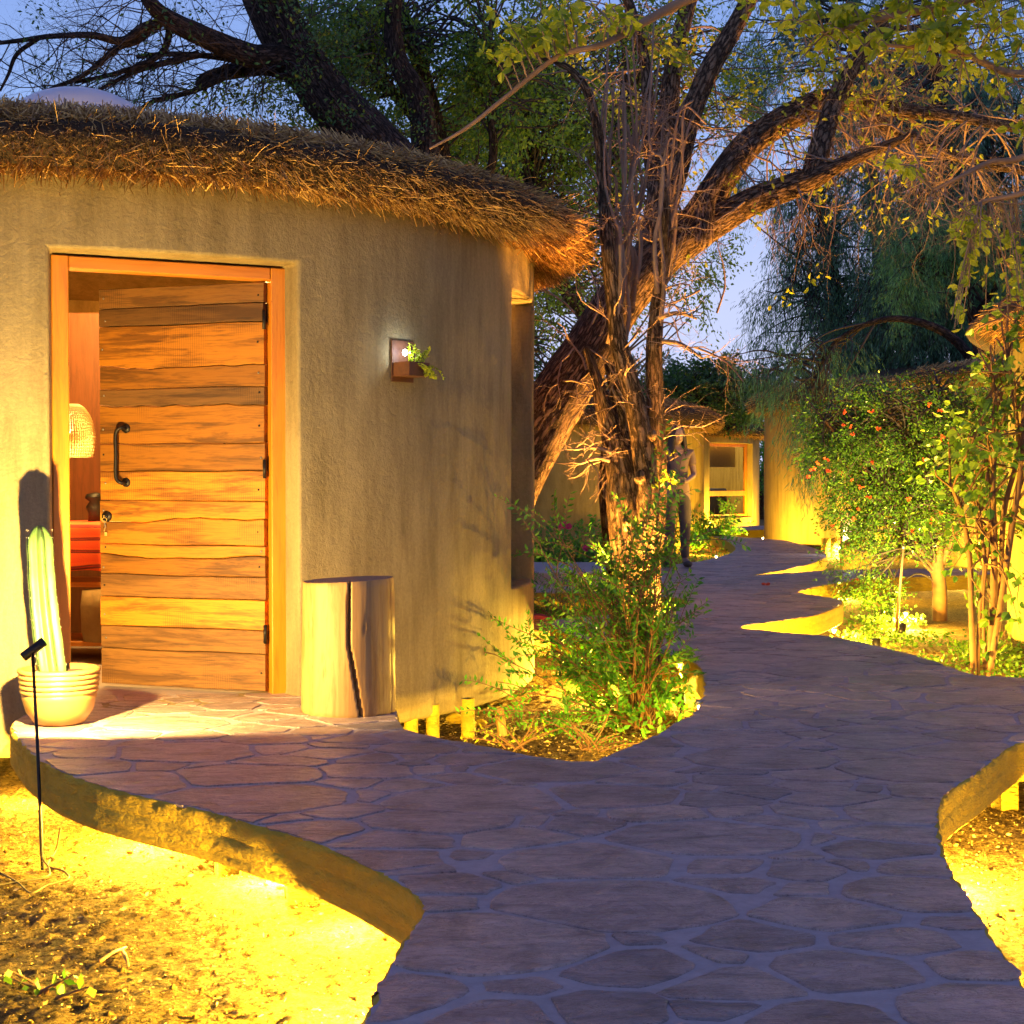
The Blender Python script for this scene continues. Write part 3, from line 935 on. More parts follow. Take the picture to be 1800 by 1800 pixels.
def thatch(t, R, z_e, n, th_rng, over=0.36, thick=0.34, slope=0.22, r_in=0.5, straw_w=0.0045, seed=1, L=(0.12, 0.30), sag=0.0, zf=None):
    """thatched ring roof centred on the thing's origin"""
    rng = np.random.default_rng(seed)
    Ro = R + over
    zb = z_e - 0.06
    prof = [(R - 0.35, z_e + 0.02), (R + 0.02, zb + 0.03), (Ro - 0.16, zb), (Ro - 0.05, zb + 0.06), (Ro - 0.01, zb + thick * 0.45), (Ro - 0.05, zb + thick * 0.8), (Ro - 0.2, zb + thick + 0.02)]
    rr = np.linspace(Ro - 0.45, r_in, 6)
    for r in rr: prof.append((r, zb + thick + (Ro - r) * slope))
    mb = MB()
    zoff = (lambda a: 0.0) if zf is None else zf
    def fn(V, ang):
        for i in range(V.shape[0]):
            for j in range(V.shape[1]):
                a = ang[j]
                V[i, j, 2] += 0.025 * mnoise.noise(Vector((cos(a) * 7, sin(a) * 7, i * 0.7))) + zoff(a)
        return V
    lathe(mb, prof, (0, 0, 0), 96, fn=fn)
    roof = mb.build('roof', M['thatch_core'], t)
    # straws
    th = np.radians(rng.uniform(th_rng[0], th_rng[1], n))
    u = rng.random(n)
    # profile parameter: underside, rim, top
    pr = np.array(prof[1:9]); seg = np.r_[0, np.cumsum(np.hypot(*(pr[1:] - pr[:-1]).T))]
    wts = u ** 1.0
    s = wts * seg[-1]
    r = np.interp(s, seg, pr[:, 0]); z = np.interp(s, seg, pr[:, 1])
    rim = np.clip(1 - np.abs(s / seg[-1] - 0.42) * 2.2, 0, 1)
    if zf is not None: z = z + np.array([zoff(a) for a in th])
    bw = np.clip(1 - s / (seg[-1] * 0.45), 0, 1)
    rad = np.stack([np.cos(th), np.sin(th), np.zeros(n)], -1)
    tan = np.stack([-np.sin(th), np.cos(th), np.zeros(n)], -1)
    dirs = rad * (0.9) [None] if False else rad * 1.0
    dn = np.where(s / seg[-1] > 0.62, -slope * 1.1, -0.15 - 0.45 * bw)
    # clumped orientation: neighbouring straws lean alike, as in tied bundles
    cl = np.sin(th * 57 + 3 * np.sin(th * 23)) * 0.35 + np.sin(th * 131 + z * 20) * 0.2
    d = dirs + tan * (cl + rng.normal(0, 0.55, n))[:, None] + np.array([0, 0, 1.0]) * (dn + rng.normal(0, 0.42, n))[:, None]
    d /= np.linalg.norm(d, axis=1)[:, None]
    ln = rng.uniform(L[0], L[1], n) * (1 + 0.5 * (rng.random(n) < 0.03))
    c = rad * (r - ln * 0.72)[:, None] + np.array([0, 0, 1.0]) * (z + 0.01)[:, None] - np.array([0, 0, 1.0]) * (d[:, 2] * ln * 0.6)[:, None]
    c -= tan * (np.sum(d * tan, 1) * ln * 0.6)[:, None]
    c += np.stack([np.zeros(n), np.zeros(n), rng.normal(0, 0.012, n)], -1)
    bend = np.stack([np.zeros(n), np.zeros(n), -rng.uniform(0.0, 0.18, n) * ln], -1) + tan * (rng.normal(0, 0.07, n) * ln)[:, None]
    w = rng.normal(0, 1, (n, 3)); w -= d * np.sum(w * d, 1)[:, None]; w /= np.linalg.norm(w, axis=1)[:, None]
    w *= (straw_w * rng.uniform(0.5, 1.3, n))[:, None]
    p0 = c; p1 = c + d * (ln * 0.55)[:, None]; p2 = c + d * ln[:, None] + bend
    w2 = np.cross(d, w)
    # three-sided straw
    offs = [w, -0.5 * w + 0.87 * w2, -0.5 * w - 0.87 * w2]
    V = np.stack([p0 + o for o in offs] + [p1 + o * 0.9 for o in offs] + [p2 + o * 0.5 for o in offs], 1)   # n,9,3
    b = np.arange(n)[:, None] * 9
    Q = []
    for k in range(2):
        for j in range(3):
            j2 = (j + 1) % 3
            Q.append(np.concatenate([b + k * 3 + j, b + k * 3 + j2, b + k * 3 + 3 + j2, b + k * 3 + 3 + j], 1))
    mb = MB(); mb.add(V.reshape(-1, 3), np.concatenate(Q))
    sm = mb.build('thatch_straw', M['straw'], roof, smooth=False, kind='stuff')
    return roof

# --- the near hut
HC = Vector((-2.71, 9.40, 0)); HR = 2.85
def th_of(p): return math.degrees(atan2(p[1] - HC.y, p[0] - HC.x))
def wall_hit(px, R=HR):
    k = (px - 900) / F * 1.0
    # line x = k*y
    a = k * k + 1; b = 2 * (-k * HC.x - HC.y); c = HC.x ** 2 + HC.y ** 2 - R * R
    y = (-b - sqrt(max(0, b * b - 4 * a * c))) / (2 * a)
    return Vector((k * y, y, 0))
hut = thing('round_hut', 'nearest round adobe hut with shaggy thatched eaves and open plank door', 'hut', HC)
O_L = wall_hit(88); O_R = wall_hit(525)
thL, thR = th_of(O_L), th_of(O_R)
DZ = 2.070   # top of the opening
W0 = wall_hit(900)
wl = hut_wall(HR, 0.30, -0.20, 2.46, [(thL, thR, 0.0015, DZ), (th_of(W0), -3.6, 0.42, 2.12)], 1.5)
wall = wl.build('wall', M['plaster'], hut, smooth=True)
fixn(wall)
bv = wall.modifiers.new('bevel', 'BEVEL'); bv.width = 0.018; bv.segments = 3; bv.limit_method = 'ANGLE'; bv.angle_limit = radians(50); bv.harden_normals = True
# floor, ceiling and back panelling inside
mb = MB(); lathe(mb, [(0.001, 0.0), (HR - 0.31, 0.0), (HR - 0.31, -0.14), (0.001, -0.14)], (0, 0, -0.004), 64)
fl = mb.build('floor', M['mortar'], hut, smooth=False)
mb = MB(); lathe(mb, [(0.45, 3.05), (HR - 0.25, 2.44)], (0, 0, 0), 64)
mb.build('ceiling', M['plaster_in'], hut)
mb = MB(); lathe(mb, [(HR - 0.305, 0.0), (HR - 0.305, 2.46)], (0, 0, 0), 64, a0=radians(-44), a1=radians(242))
mb.build('inner_wall', M['plaster_in'], hut)
thatch(hut, HR, 2.455, 88000, (-150, 35), over=0.36, thick=0.205, slope=0.19, r_in=0.5, straw_w=0.0031, seed=3, L=(0.08, 0.24))
# stray long stalks hanging over the eave
rs = np.random.default_rng(8)
mb = MB()
for k in range(900):
    a = radians(rs.uniform(-140, 12))
    r = HR + 0.36 - rs.uniform(0.0, 0.22)
    z = 2.41 + rs.uniform(-0.02, 0.2)
    d = Vector((cos(a), sin(a), -rs.uniform(0.0, 1.1) if rs.random() < 0.75 else rs.uniform(0.1, 0.9))) + Vector((-sin(a), cos(a), 0)) * rs.normal(0, 0.6)
    d.normalize(); L_ = rs.uniform(0.06, 0.17)
    if z > 2.55 and d.z < 0: d.z *= -0.5
    p = Vector((r * cos(a), r * sin(a), z))
    tube(mb, [p - d * 0.06, p + d * L_ * 0.5, p + d * L_ + Vector((0, 0, -0.02 * rs.random()))], [0.0022, 0.002, 0.001], 3, cap=False)
mb.build('loose_stalks', M['straw'], hut, smooth=False, kind='stuff')
# skylight dome
m, nt, b = newmat('dusty_acrylic'); M['acrylic'] = m
b.inputs['Base Color'].default_value = (0.72, 0.72, 0.76, 1); b.inputs['Roughness'].default_value = 0.25
b.inputs['Transmission Weight'].default_value = 0.25
mb = MB(); lathe(mb, [(0.50, -0.03), (0.50, 0.0)] + [(0.47 * cos(a), 0.30 * sin(a)) for a in np.linspace(0, pi / 2 - 0.01, 12)], (0, 0, 3.18), 48)
mb.build('skylight_dome', M['acrylic'], hut)

# door frame and leaf: axes along the chord of the opening
CH = (O_R - O_L).normalized(); NI = Vector((-CH.y, CH.x, 0))     # NI points into the hut
if NI.dot(HC - O_L) < 0: NI = -NI
UP = Vector((0, 0, 1))
hutL = lambda v: Vector(v) - HC
FW = 0.075
f0 = O_L + CH * 0.03 + NI * 0.13; f1 = O_R - CH * 0.02 + NI * 0.13
fw = (f1 - f0).length
FT = DZ - 0.010
fr = bpy.data.objects.new('door_frame', None); COL.objects.link(fr); fr.parent = hut
fr.location = hutL(f0); fr.rotation_euler = (0, 0, atan2(CH.y, CH.x))
def frame_piece(name, c, s, mat, parent):
    mb = MB(); box(mb, (0, 0, 0), s, bev=0.004)
    o = mb.build(name, mat, parent, smooth=False); o.location = c
    return o
M['frame_h'] = woodmat('varnished_pine_lintel', (0.60, 0.22, 0.02), (0.44, 0.14, 0.012), (0.92, 0.85, 0.8), 'X', 0.7, False, 0.42)
frame_piece('jamb', (FW / 2, 0.05, FT / 2), (FW, 0.10, FT), M['frame'], fr)
frame_piece('jamb', (fw - FW / 2, 0.05, FT / 2), (FW, 0.10, FT), M['frame'], fr)
frame_piece('lintel', (fw / 2, 0.048, FT - 0.030), (fw - 2 * FW - 0.004, 0.098, 0.058), M['frame_h'], fr)
# plaster packing behind the frame closes the gap to the reveal
frame_piece('plaster_packing', (-0.03, 0.09, FT / 2), (0.055, 0.07, FT), M['plaster'], fr)
frame_piece('plaster_packing', (fw + 0.03, 0.09, FT / 2), (0.055, 0.07, FT), M['plaster'], fr)
frame_piece('plaster_packing', (fw / 2, 0.09, FT + 0.035), (fw + 0.12, 0.07, 0.065), M['plaster'], fr)
hinge = f1 - CH * (FW + 0.006) + NI * 0.055
LW = fw - 2 * FW - 0.012
la = radians(180 - 18.5)
door = bpy.data.objects.new('door', None); COL.objects.link(door); door.parent = hut
door.location = hutL(hinge) + UP * 0.012; door.rotation_euler = (0, 0, la)
# leaf axes: x along the leaf from the hinge to the latch, y: face normal (towards -y is the front after the turn)
side = 1.0 if Vector((-sin(la), cos(la), 0)).dot(Vector((0, -1, 0))) > 0 else -1.0
zb = [0, .184, .302, .452, .565, .66, .72, .846, .943, 1.09, 1.23, 1.418, 1.508, 1.618, 1.827, 1.92, 2.022]
zb = [z * (FT - 0.075) / 2.022 for z in zb]
rp = random.Random(21)
def plank_edge(k, x):
    if k == 0 or k == len(zb) - 1: return zb[k] + 0.003 * mnoise.noise(Vector((x * 4, k, 0)))
    amp = 0.006
    w = amp * mnoise.noise(Vector((x * 3.0, k * 7.3, 2)))
    if k in (7 + 6, 7 + 4, 5, 7): w += 0.028 * (mnoise.noise(Vector((x * 2.4, k * 3.1, 5)))) + 0.008 * mnoise.noise(Vector((x * 11, k * 3.1, 9)))
    return zb[k] + w
for k in range(len(zb) - 1):
    mb = MB()
    NX = 28
    dy = rp.uniform(-0.003, 0.004)
    x0 = 0.004 + rp.uniform(-0.003, 0.002); x1 = LW - rp.uniform(0.0, 0.006)
    gap = 0.0018
    prof = [(-0.022, 0), (0.020 + dy, 0), (0.0235 + dy, 1)]
    V = []; n = 0
    rows = []
    for i in range(NX + 1):
        x = x0 + (x1 - x0) * i / NX
        a = plank_edge(k, x) + gap; c = plank_edge(k + 1, x) - gap
        bv_ = 0.0035
        rows.append([(x, side * -0.022, a), (x, side * (0.0195 + dy), a), (x, side * (0.0225 + dy), a + bv_), (x, side * (0.0225 + dy), c - bv_), (x, side * (0.0195 + dy), c), (x, side * -0.022, c)])
    V = [p for r in rows for p in r]
    Fq = []
    for i in range(NX):
        for j in range(6):
            j2 = (j + 1) % 6
            Fq.append((i * 6 + j, i * 6 + j2, (i + 1) * 6 + j2, (i + 1) * 6 + j))
    Fq.append(tuple(range(6))); Fq.append(tuple(NX * 6 + j for j in range(5, -1, -1)))
    mb.add(V, Fq)
    o = mb.build('plank', M['plank_old' if k in (0, 1, 3, 11, 14, 15) else 'plank'], door, smooth=False)
    fixn(o)
for zc in (0.30, 1.05, 1.80):
    mb = MB(); box(mb, (LW / 2, side * -0.032, zc), (LW - 0.06, 0.018, 0.10))
    mb.build('ledge', M['darkwood'], door, smooth=False)
for k in range(len(zb) - 1):
    for xx in (0.03, LW - 0.03):
        if rp.random() < 0.8:
            mb = MB()
            zc = (zb[k] + zb[k + 1]) / 2 + rp.uniform(-0.02, 0.02)
            lathe(mb, [(0.0055, 0), (0.0045, 0.002), (0.0005, 0.0028)], sides=8)
            o = mb.build('nail', M['steel' if rp.random() < 0.5 else 'iron'], door)
            o.location = (xx + rp.uniform(-0.01, 0.01), side * 0.025, zc)
            o.rotation_euler = (-side * pi / 2, 0, 0)
mb = MB()
hx = LW - 0.125; zh0, zh1 = 1.015, 1.285
yy = side * 0.068
tube(mb, catmull([Vector((hx - .03, side * 0.026, zh0)), Vector((hx - .025, yy * .85, zh0 - 0.002)), Vector((hx, yy, zh0 + 0.025)), Vector((hx, yy, (zh0 + zh1) / 2)), Vector((hx, yy, zh1 - 0.025)), Vector((hx - .025, yy * .85, zh1 + 0.002)), Vector((hx - .03, side * 0.026, zh1))], 5), [0.0095] * 31, 12)
for zc in (zh0, zh1):
    pts = [Vector((hx - .03, side * 0.022, zc)), Vector((hx - .03, side * 0.030, zc))]
    tube(mb, pts, [0.024, 0.022], 20)
mb.build('handle', M['iron'], door)
mb = MB(); zl = 0.845; xl = LW - 0.045
tube(mb, [Vector((xl, side * 0.022, zl)), Vector((xl, side * 0.036, zl))], [0.027, 0.025], 22)
tube(mb, [Vector((xl, side * 0.036, zl)), Vector((xl, side * 0.043, zl))], [0.011, 0.010], 14)
mb.build('lock', M['iron'], door)
for zc in (0.28, 1.08, 1.80):
    mb = MB()
    tube(mb, [Vector((0.0, side * 0.028, zc - 0.045)), Vector((0, side * 0.028, zc + 0.045))], [0.009, 0.009], 10)
    mb.build('hinge', M['iron'], door)
# keys in the lock
kw = HC + Vector(door.location) + Vector((cos(la) * xl, sin(la) * xl, zl)) + Vector((-sin(la), cos(la), 0)) * side * 0.05
mb = MB()
ring = [Vector((0.012 * cos(a), 0, 0.012 * sin(a) - 0.018)) for a in np.linspace(0, 2 * pi, 13)]
tube(mb, ring, [0.002] * 13, 5, cap=False)
tube(mb, [Vector((0, 0, -0.03)), Vector((0.004, 0, -0.055)), Vector((-0.003, 0, -0.075))], [0.003, 0.0045, 0.003], 6)
box(mb, (0.0, -0.006, 0.0), (0.005, 0.012, 0.012))
for a_ in range(3): box(mb, (0.006, 0, -0.082 - a_ * 0.006), (0.012, 0.003, 0.004))
ko = mb.build('key', M['brass'], smooth=False); ko.location = kw
tag(ko, 'brass key with snap hook hanging from the lock of the plank door', 'key')

# window pane in the side opening
mb = MB(); wth = (th_of(W0) - 3.6) / 2
a0_, a1_ = radians(th_of(W0)), radians(-3.6)
rr_ = HR - 0.22
pA = Vector((rr_ * cos(a0_), rr_ * sin(a0_), 0)); pB = Vector((rr_ * cos(a1_), rr_ * sin(a1_), 0))
wd = (pB - pA).normalized(); wnrm = Vector((-wd.y, wd.x, 0))
box(mb, (pA + pB) / 2 + UP * 1.27, ((pB - pA).length, 0.012, 1.70), (wd, wnrm, UP))
m, nt, b = newmat('dark_glass'); M['glass'] = m
b.inputs['Base Color'].default_value = (0.03, 0.025, 0.02, 1); b.inputs['Roughness'].default_value = 0.08
mb.build('window_pane', M['glass'], hut, smooth=False)

# --- things in the room
room = point_light('room_light', (0, 0, 0), 150, (1.0, 0.60, 0.16), 0.10)
def pendant():
    c = P(121, 757, 8.35)
    t = thing('pendant_lamp', 'woven wicker pendant lamp seen through the open door', 'lamp', c)
    mb = MB()
    H = 0.29
    wv = MB()
    prof = [(0.055, 0.145), (0.085, 0.125), (0.118, 0.07), (0.136, 0.0), (0.142, -0.07), (0.132, -0.145)]
    pts = catmull([Vector((r, 0, z)) for r, z in prof], 4)
    for k, a in enumerate(np.linspace(0, 2 * pi, 64, endpoint=False)):
        tube(wv, [Vector((p.x * cos(a) * (1 + 0.012 * (-1) ** (i + k)), p.x * sin(a) * (1 + 0.012 * (-1) ** (i + k)), p.z)) for i, p in enumerate(pts)], [0.0035] * len(pts), 4, cap=False)
    for i, p in enumerate(catmull([Vector((r, 0, z)) for r, z in prof], 9)):
        rr = p.x * (1.0 + 0.015 * (-1) ** i)
        tube(wv, [Vector((rr * cos(a), rr * sin(a), p.z)) for a in np.linspace(0, 2 * pi, 33)], [0.0032] * 33, 4, cap=False)
    wv.build('shade', simple('wicker', (0.58, 0.38, 0.15), (0.45, 0.28, 0.10), 30, 0.6), t)
    mb = MB(); tube(mb, [Vector((0, 0, 0.14)), Vector((-0.02, 0, 0.5)), Vector((-0.07, 0.0, 0.95)), Vector((-0.1, 0, 1.35))], [0.004] * 4, 6); mb.build('cord', M['iron'], t)
    mb = MB(); blob(mb, (0, 0, 0.03), (0.03, 0.03, 0.04), 14, 8); mb.build('bulb', emis('room_bulb', (1.0, 0.7, 0.35), 3), t)
    return t, c
pend, pc = pendant()
room.location = (-2.3, 8.6, 2.25)
pt = point_light('lamp_light', (0, 0, -0.05), 45.0, (1.0, 0.62, 0.18), 0.05, pend)
# the room lamp belongs to a ceiling fitting
cf = thing('ceiling_lamp', 'small ceiling lamp inside the near hut above the door opening', 'lamp', (-2.3, 8.6, 2.45))
mb = MB(); lathe(mb, [(0.001, 0), (0.07, 0.0), (0.075, -0.02), (0.05, -0.05), (0.001, -0.06)], sides=20); mb.build('diffuser', emis('lamp_glass', (1.0, 0.7, 0.35), 4), cf)
room.parent = cf; room.location = (0, 0, -0.22)
# brown partition, desk, striped throw, bag, carving
def wbox(name, c, s, mat, label, cat, rz=0.0, bev=0.005):
    mb = MB(); box(mb, (0, 0, s[2] / 2), s, bev=bev)
    o = mb.build(name, mat, smooth=False); o.location = c; o.rotation_euler = (0, 0, rz)
    tag(o, label, cat)
    return o
part = MB(); box(part, (0, 0, 0), (1.9, 0.06, 2.08), bev=0.005)
po = part.build('partition', M['darkwood'], hut, smooth=False); po.location = hutL((-2.75, 9.35, 1.04)); po['label'] = 'dark brown partition behind the desk'
desk = thing('desk', 'wooden desk inside the hut under the red striped throw', 'desk', (-2.62, 8.75, 0))
DW = M['frame_h']
for nm, c, s in (('desk_top', (0, 0, 0.755), (1.0, 0.5, 0.04)), ('shelf', (0, 0, 0.44), (1.0, 0.48, 0.03)), ('shelf', (0, 0, 0.10), (1.0, 0.48, 0.03))):
    frame_piece(nm, c, s, DW, desk)
for sx in (-0.48, 0.48):
    for sy in (-0.22, 0.22): frame_piece('leg', (sx, sy, 0.368), (0.04, 0.04, 0.732), DW, desk)
m, nt, b = newmat('striped_wool'); M['throw'] = m
v = coords(nt, (0.15, 1, 1))
nz = noise_n(nt, 4, 3, 0.5, v)
sp = N_(nt, 'ShaderNodeSeparateXYZ'); nt.links.new(v, sp.inputs[0])
ma = N_(nt, 'ShaderNodeMath', operation='MULTIPLY_ADD'); nt.links.new(nz.outputs[0], ma.inputs[0]); ma.inputs[1].default_value = 0.10; nt.links.new(sp.outputs['Z'], ma.inputs[2])
mf = N_(nt, 'ShaderNodeMath', operation='MULTIPLY'); nt.links.new(ma.outputs[0], mf.inputs[0]); mf.inputs[1].default_value = 13
mfr = N_(nt, 'ShaderNodeMath', operation='FRACT'); nt.links.new(mf.outputs[0], mfr.inputs[0])
rr_ = ramp(nt, mfr.outputs[0], [(0.0, (0.72, 0.06, 0.012)), (0.55, (0.80, 0.10, 0.015)), (0.6, (0.06, 0.012, 0.01)), (0.72, (0.35, 0.02, 0.01)), (0.8, (0.06, 0.012, 0.01)), (0.86, (0.75, 0.08, 0.012))])
nt.links.new(rr_.outputs[0], b.inputs['Base Color']); b.inputs['Roughness'].default_value = 0.95
bump(nt, b, noise_n(nt, 150, 2, 0.5, coords(nt)).outputs[0], 0.6, 0.004)
mb = MB()
nx, nz_ = 40, 22
V = []
for k in range(nz_):
    for i in range(nx):
        x = -0.49 + 0.98 * i / (nx - 1)
        q = k / (nz_ - 1)
        if q < 0.35: y, z = 0.24 - 0.50 * q / 0.35, 0.785
        else: y, z = -0.265 - 0.02 * sin(x * 17) * (q - 0.35), 0.785 - (q - 0.35) / 0.65 * 0.27 + 0.008 * sin(x * 9)
        V.append((x, y, z + 0.002 * sin(x * 40)))
mb.add(V, [(k * nx + i, k * nx + i + 1, (k + 1) * nx + i + 1, (k + 1) * nx + i) for k in range(nz_ - 1) for i in range(nx - 1)])
thr = mb.build('throw_blanket', M['throw']); thr.location = (-2.62, 8.75, 0.0)
sdf = thr.modifiers.new('thick', 'SOLIDIFY'); sdf.thickness = 0.008
tag(thr, 'red woollen throw with dark stripes hanging over the desk edge', 'blanket')
mb = MB()
lathe(mb, [(0.001, 0), (0.13, 0.0), (0.145, 0.05), (0.15, 0.2), (0.14, 0.29), (0.001, 0.30)], sides=28,
      fn=lambda V, a: np.stack([V[..., 0] * (1 + 0.05 * np.sin(a * 5)[None]), V[..., 1] * (1 + 0.08 * np.cos(a * 7)[None]), V[..., 2]], -1))
bag = mb.build('laundry_bag', simple('canvas', (0.30, 0.19, 0.07), (0.2, 0.12, 0.04), 6, 0.9, 0.5, 20)); bag.location = (-2.33, 8.55, 0.117)
tag(bag, 'brown canvas laundry bag on the lower shelf of the desk', 'bag')
mb = MB()
lathe(mb, [(0.001, 0), (0.045, 0), (0.04, 0.05), (0.055, 0.09), (0.035, 0.12), (0.06, 0.14), (0.05, 0.165), (0.001, 0.175)], sides=18)
tube(mb, [Vector((0.02, 0, 0.14)), Vector((0.085, 0.0, 0.125))], [0.03, 0.014], 10)
cv = mb.build('wooden_carving', M['iron']); cv.location = (-2.46, 8.80, 0.79)
tag(cv, 'small dark carved figure standing on the desk in the doorway', 'ornament')
bk = wbox('notebook', (-2.30, 8.66, 0.788), (0.16, 0.20, 0.012), simple('paper', (0.6, 0.5, 0.32)), 'pale notebook lying on the desk beside the dark carving', 'book', 0.3, 0.002)

# --- log stool
def log_stool():
    c = Vector((-0.735, 6.68, 0))
    t = thing('log_stool', 'pale barkless log section with long cracks standing by the hut wall', 'log stool', c)
    H = 0.595; R0 = 0.204
    rows, sides = 46, 180
    rot = 0.0
    def crack_ang(z):                  # the crack wanders down the log
        s = 1 - z / H
        return radians(-82) + (0.00 if s < 0.45 else 0.30 * ((s - 0.45) / 0.55) ** 1.0 * (1.2 - 0.2 * s)) - 0.06 * s
    V = []
    for k in range(rows + 1):
        z = H * k / rows
        for j in range(sides):
            a = 2 * pi * j / sides
            r = R0 * (1.0 + 0.035 * (1 - z / H) + 0.012 * cos(2 * a + 1) + 0.010 * sin(3 * a))
            r += 0.006 * mnoise.noise(Vector((cos(a) * 3, sin(a) * 3, z * 2)))
            r += 0.0015 * mnoise.noise(Vector((cos(a) * 22, sin(a) * 22, z * 2)))
            edge_ = min(z, H - z)
            if edge_ < 0.008: r -= 0.005
            wd_ = 0.030 if z > 0.24 else 0.034
            d = abs(((a - crack_ang(z) + pi) % (2 * pi)) - pi)
            if d < wd_: r -= 0.075 * (1 - d / wd_) ** 0.6
            for q_, z0_, z1_ in ((-115, .1, .3), (-62, .36, .46), (-135, .35, .56)):
                d = abs(((a - radians(q_) - .04 * sin(z * 14) + pi) % (2 * pi)) - pi)
                if d < .018 and z0_ < z < z1_: r -= 0.008 * (1 - d / .018) * min(1, (z - z0_) / .04, (z1_ - z) / .04)
            d = abs(((a - radians(-20) - 0.05 * sin(z * 6) + pi) % (2 * pi)) - pi)
            if d < 0.02: r -= 0.02 * (1 - d / 0.02)
            V.append((r * cos(a), r * sin(a), z + (0.010 * cos(a) if k == rows else 0)))
    mb = MB()
    i = np.arange(rows)[:, None]; j = np.arange(sides)[None]
    mb.add(V, np.stack([i * sides + j, i * sides + (j + 1) % sides, (i + 1) * sides + (j + 1) % sides, (i + 1) * sides + j], -1).reshape(-1, 4))
    mb.build('trunk_section', M['log'], t)
    top = V[rows * sides:]
    mb = MB(); mb.add([(0, 0, H - 0.001)] + top, [(0, 1 + k, 1 + (k + 1) % sides) for k in range(sides)])
    m, nt, b = newmat('log_rings')
    vv = coords(nt)
    wv = N_(nt, 'ShaderNodeTexWave', wave_type='RINGS', rings_direction='Z'); wv.inputs['Scale'].default_value = 30; wv.inputs['Distortion'].default_value = 3; wv.inputs['Detail'].default_value = 3
    nt.links.new(vv, wv.inputs['Vector'])
    rr = ramp(nt, wv.outputs[0], [(0.2, (0.20, 0.13, 0.09)), (0.8, (0.34, 0.24, 0.16))])
    nt.links.new(rr.outputs[0], b.inputs['Base Color']); b.inputs['Roughness'].default_value = 0.85
    bump(nt, b, wv.outputs[0], 0.3, 0.002)
    o = mb.build('end_grain', m, t, smooth=False)
log_stool()

# --- cactus pot
def cactus_pot():
    c = G(102, 1262, 0); c.y = 6.33; c.x = (102 - 900) / F * 6.33
    t = thing('plant_pot', 'pale round pot with ringed rim on the walkway left of the door', 'pot', c)
    mb = MB()
    prof = [(0.001, 0.0), (0.075, 0.0), (0.105, 0.012), (0.138, 0.06), (0.153, 0.115), (0.155, 0.135)]
    z = 0.137
    for k in range(5):
        r = 0.155 + k * 0.0025
        prof += [(r - 0.002, z), (r + 0.006, z + 0.004), (r + 0.007, z + 0.010), (r + 0.005, z + 0.0165), (r - 0.002, z + 0.019)]
        z += 0.0215
    prof += [(0.150, z - 0.001), (0.146, z - 0.02), (0.145, 0.20)]
    lathe(mb, prof, sides=72); mb.build('bowl', M['pot'], t)
    mb = MB(); lathe(mb, [(0.001, 0.222), (0.08, 0.224), (0.147, 0.219)], sides=32, fn=lambda V, a: V + np.stack([0 * V[..., 0], 0 * V[..., 0], 0.004 * np.sin(V[..., 0] * 90) * np.cos(V[..., 1] * 80)], -1))
    mb.build('potting_soil', M['soil_pot'], t)
    cc = thing('cactus', 'single tall ribbed column cactus growing in the ringed pot', 'cactus', c + Vector((-0.028, 0.0, 0.215)))
    mb = MB()
    rows, sides = 60, 84
    H = 0.635
    V = []
    for k in range(rows + 1):
        s = k / rows
        z = H * s
        r0 = 0.054 * (1.0 - 0.15 * s) * (min(1.0, (1 - s) / 0.09) ** 0.5 if s > 0.91 else 1) * (0.9 + 0.1 * min(1, s * 6))
        for j in range(sides):
            a = 2 * pi * j / sides
            r = r0 * (1 + 0.22 * cos(6 * a + 0.4)) * (1 + 0.02 * sin(z * 50))
            V.append((r * cos(a) - 0.052 * s - 0.012 * sin(s * 3), r * sin(a), z))
    mb2 = MB()
    i = np.arange(rows)[:, None]; j = np.arange(sides)[None]
    mb.add(V, np.stack([i * sides + j, i * sides + (j + 1) % sides, (i + 1) * sides + (j + 1) % sides, (i + 1) * sides + j], -1).reshape(-1, 4))
    mb.build('column', M['cactus'], cc)
    rs = random.Random(2)
    for k in range(1, rows - 1, 3):
        for q in range(6):
            a = (2 * pi * q - 0.4) / 6
            s = k / rows; r = 0.054 * (1 - 0.15 * s) * 1.13
            p = Vector((r * cos(a) - 0.052 * s - 0.012 * sin(s * 3), r * sin(a), H * s))
            for _ in range(4):
                d = Vector((cos(a) + rs.uniform(-.6, .6), sin(a) + rs.uniform(-.6, .6), rs.uniform(-.6, .6))).normalized() * rs.uniform(0.005, 0.010)
                tube(mb2, [p, p + d], [0.0007, 0.0003], 3, cap=False)
    mb2.build('spines', M['spine'], cc, kind='stuff')
cactus_pot()

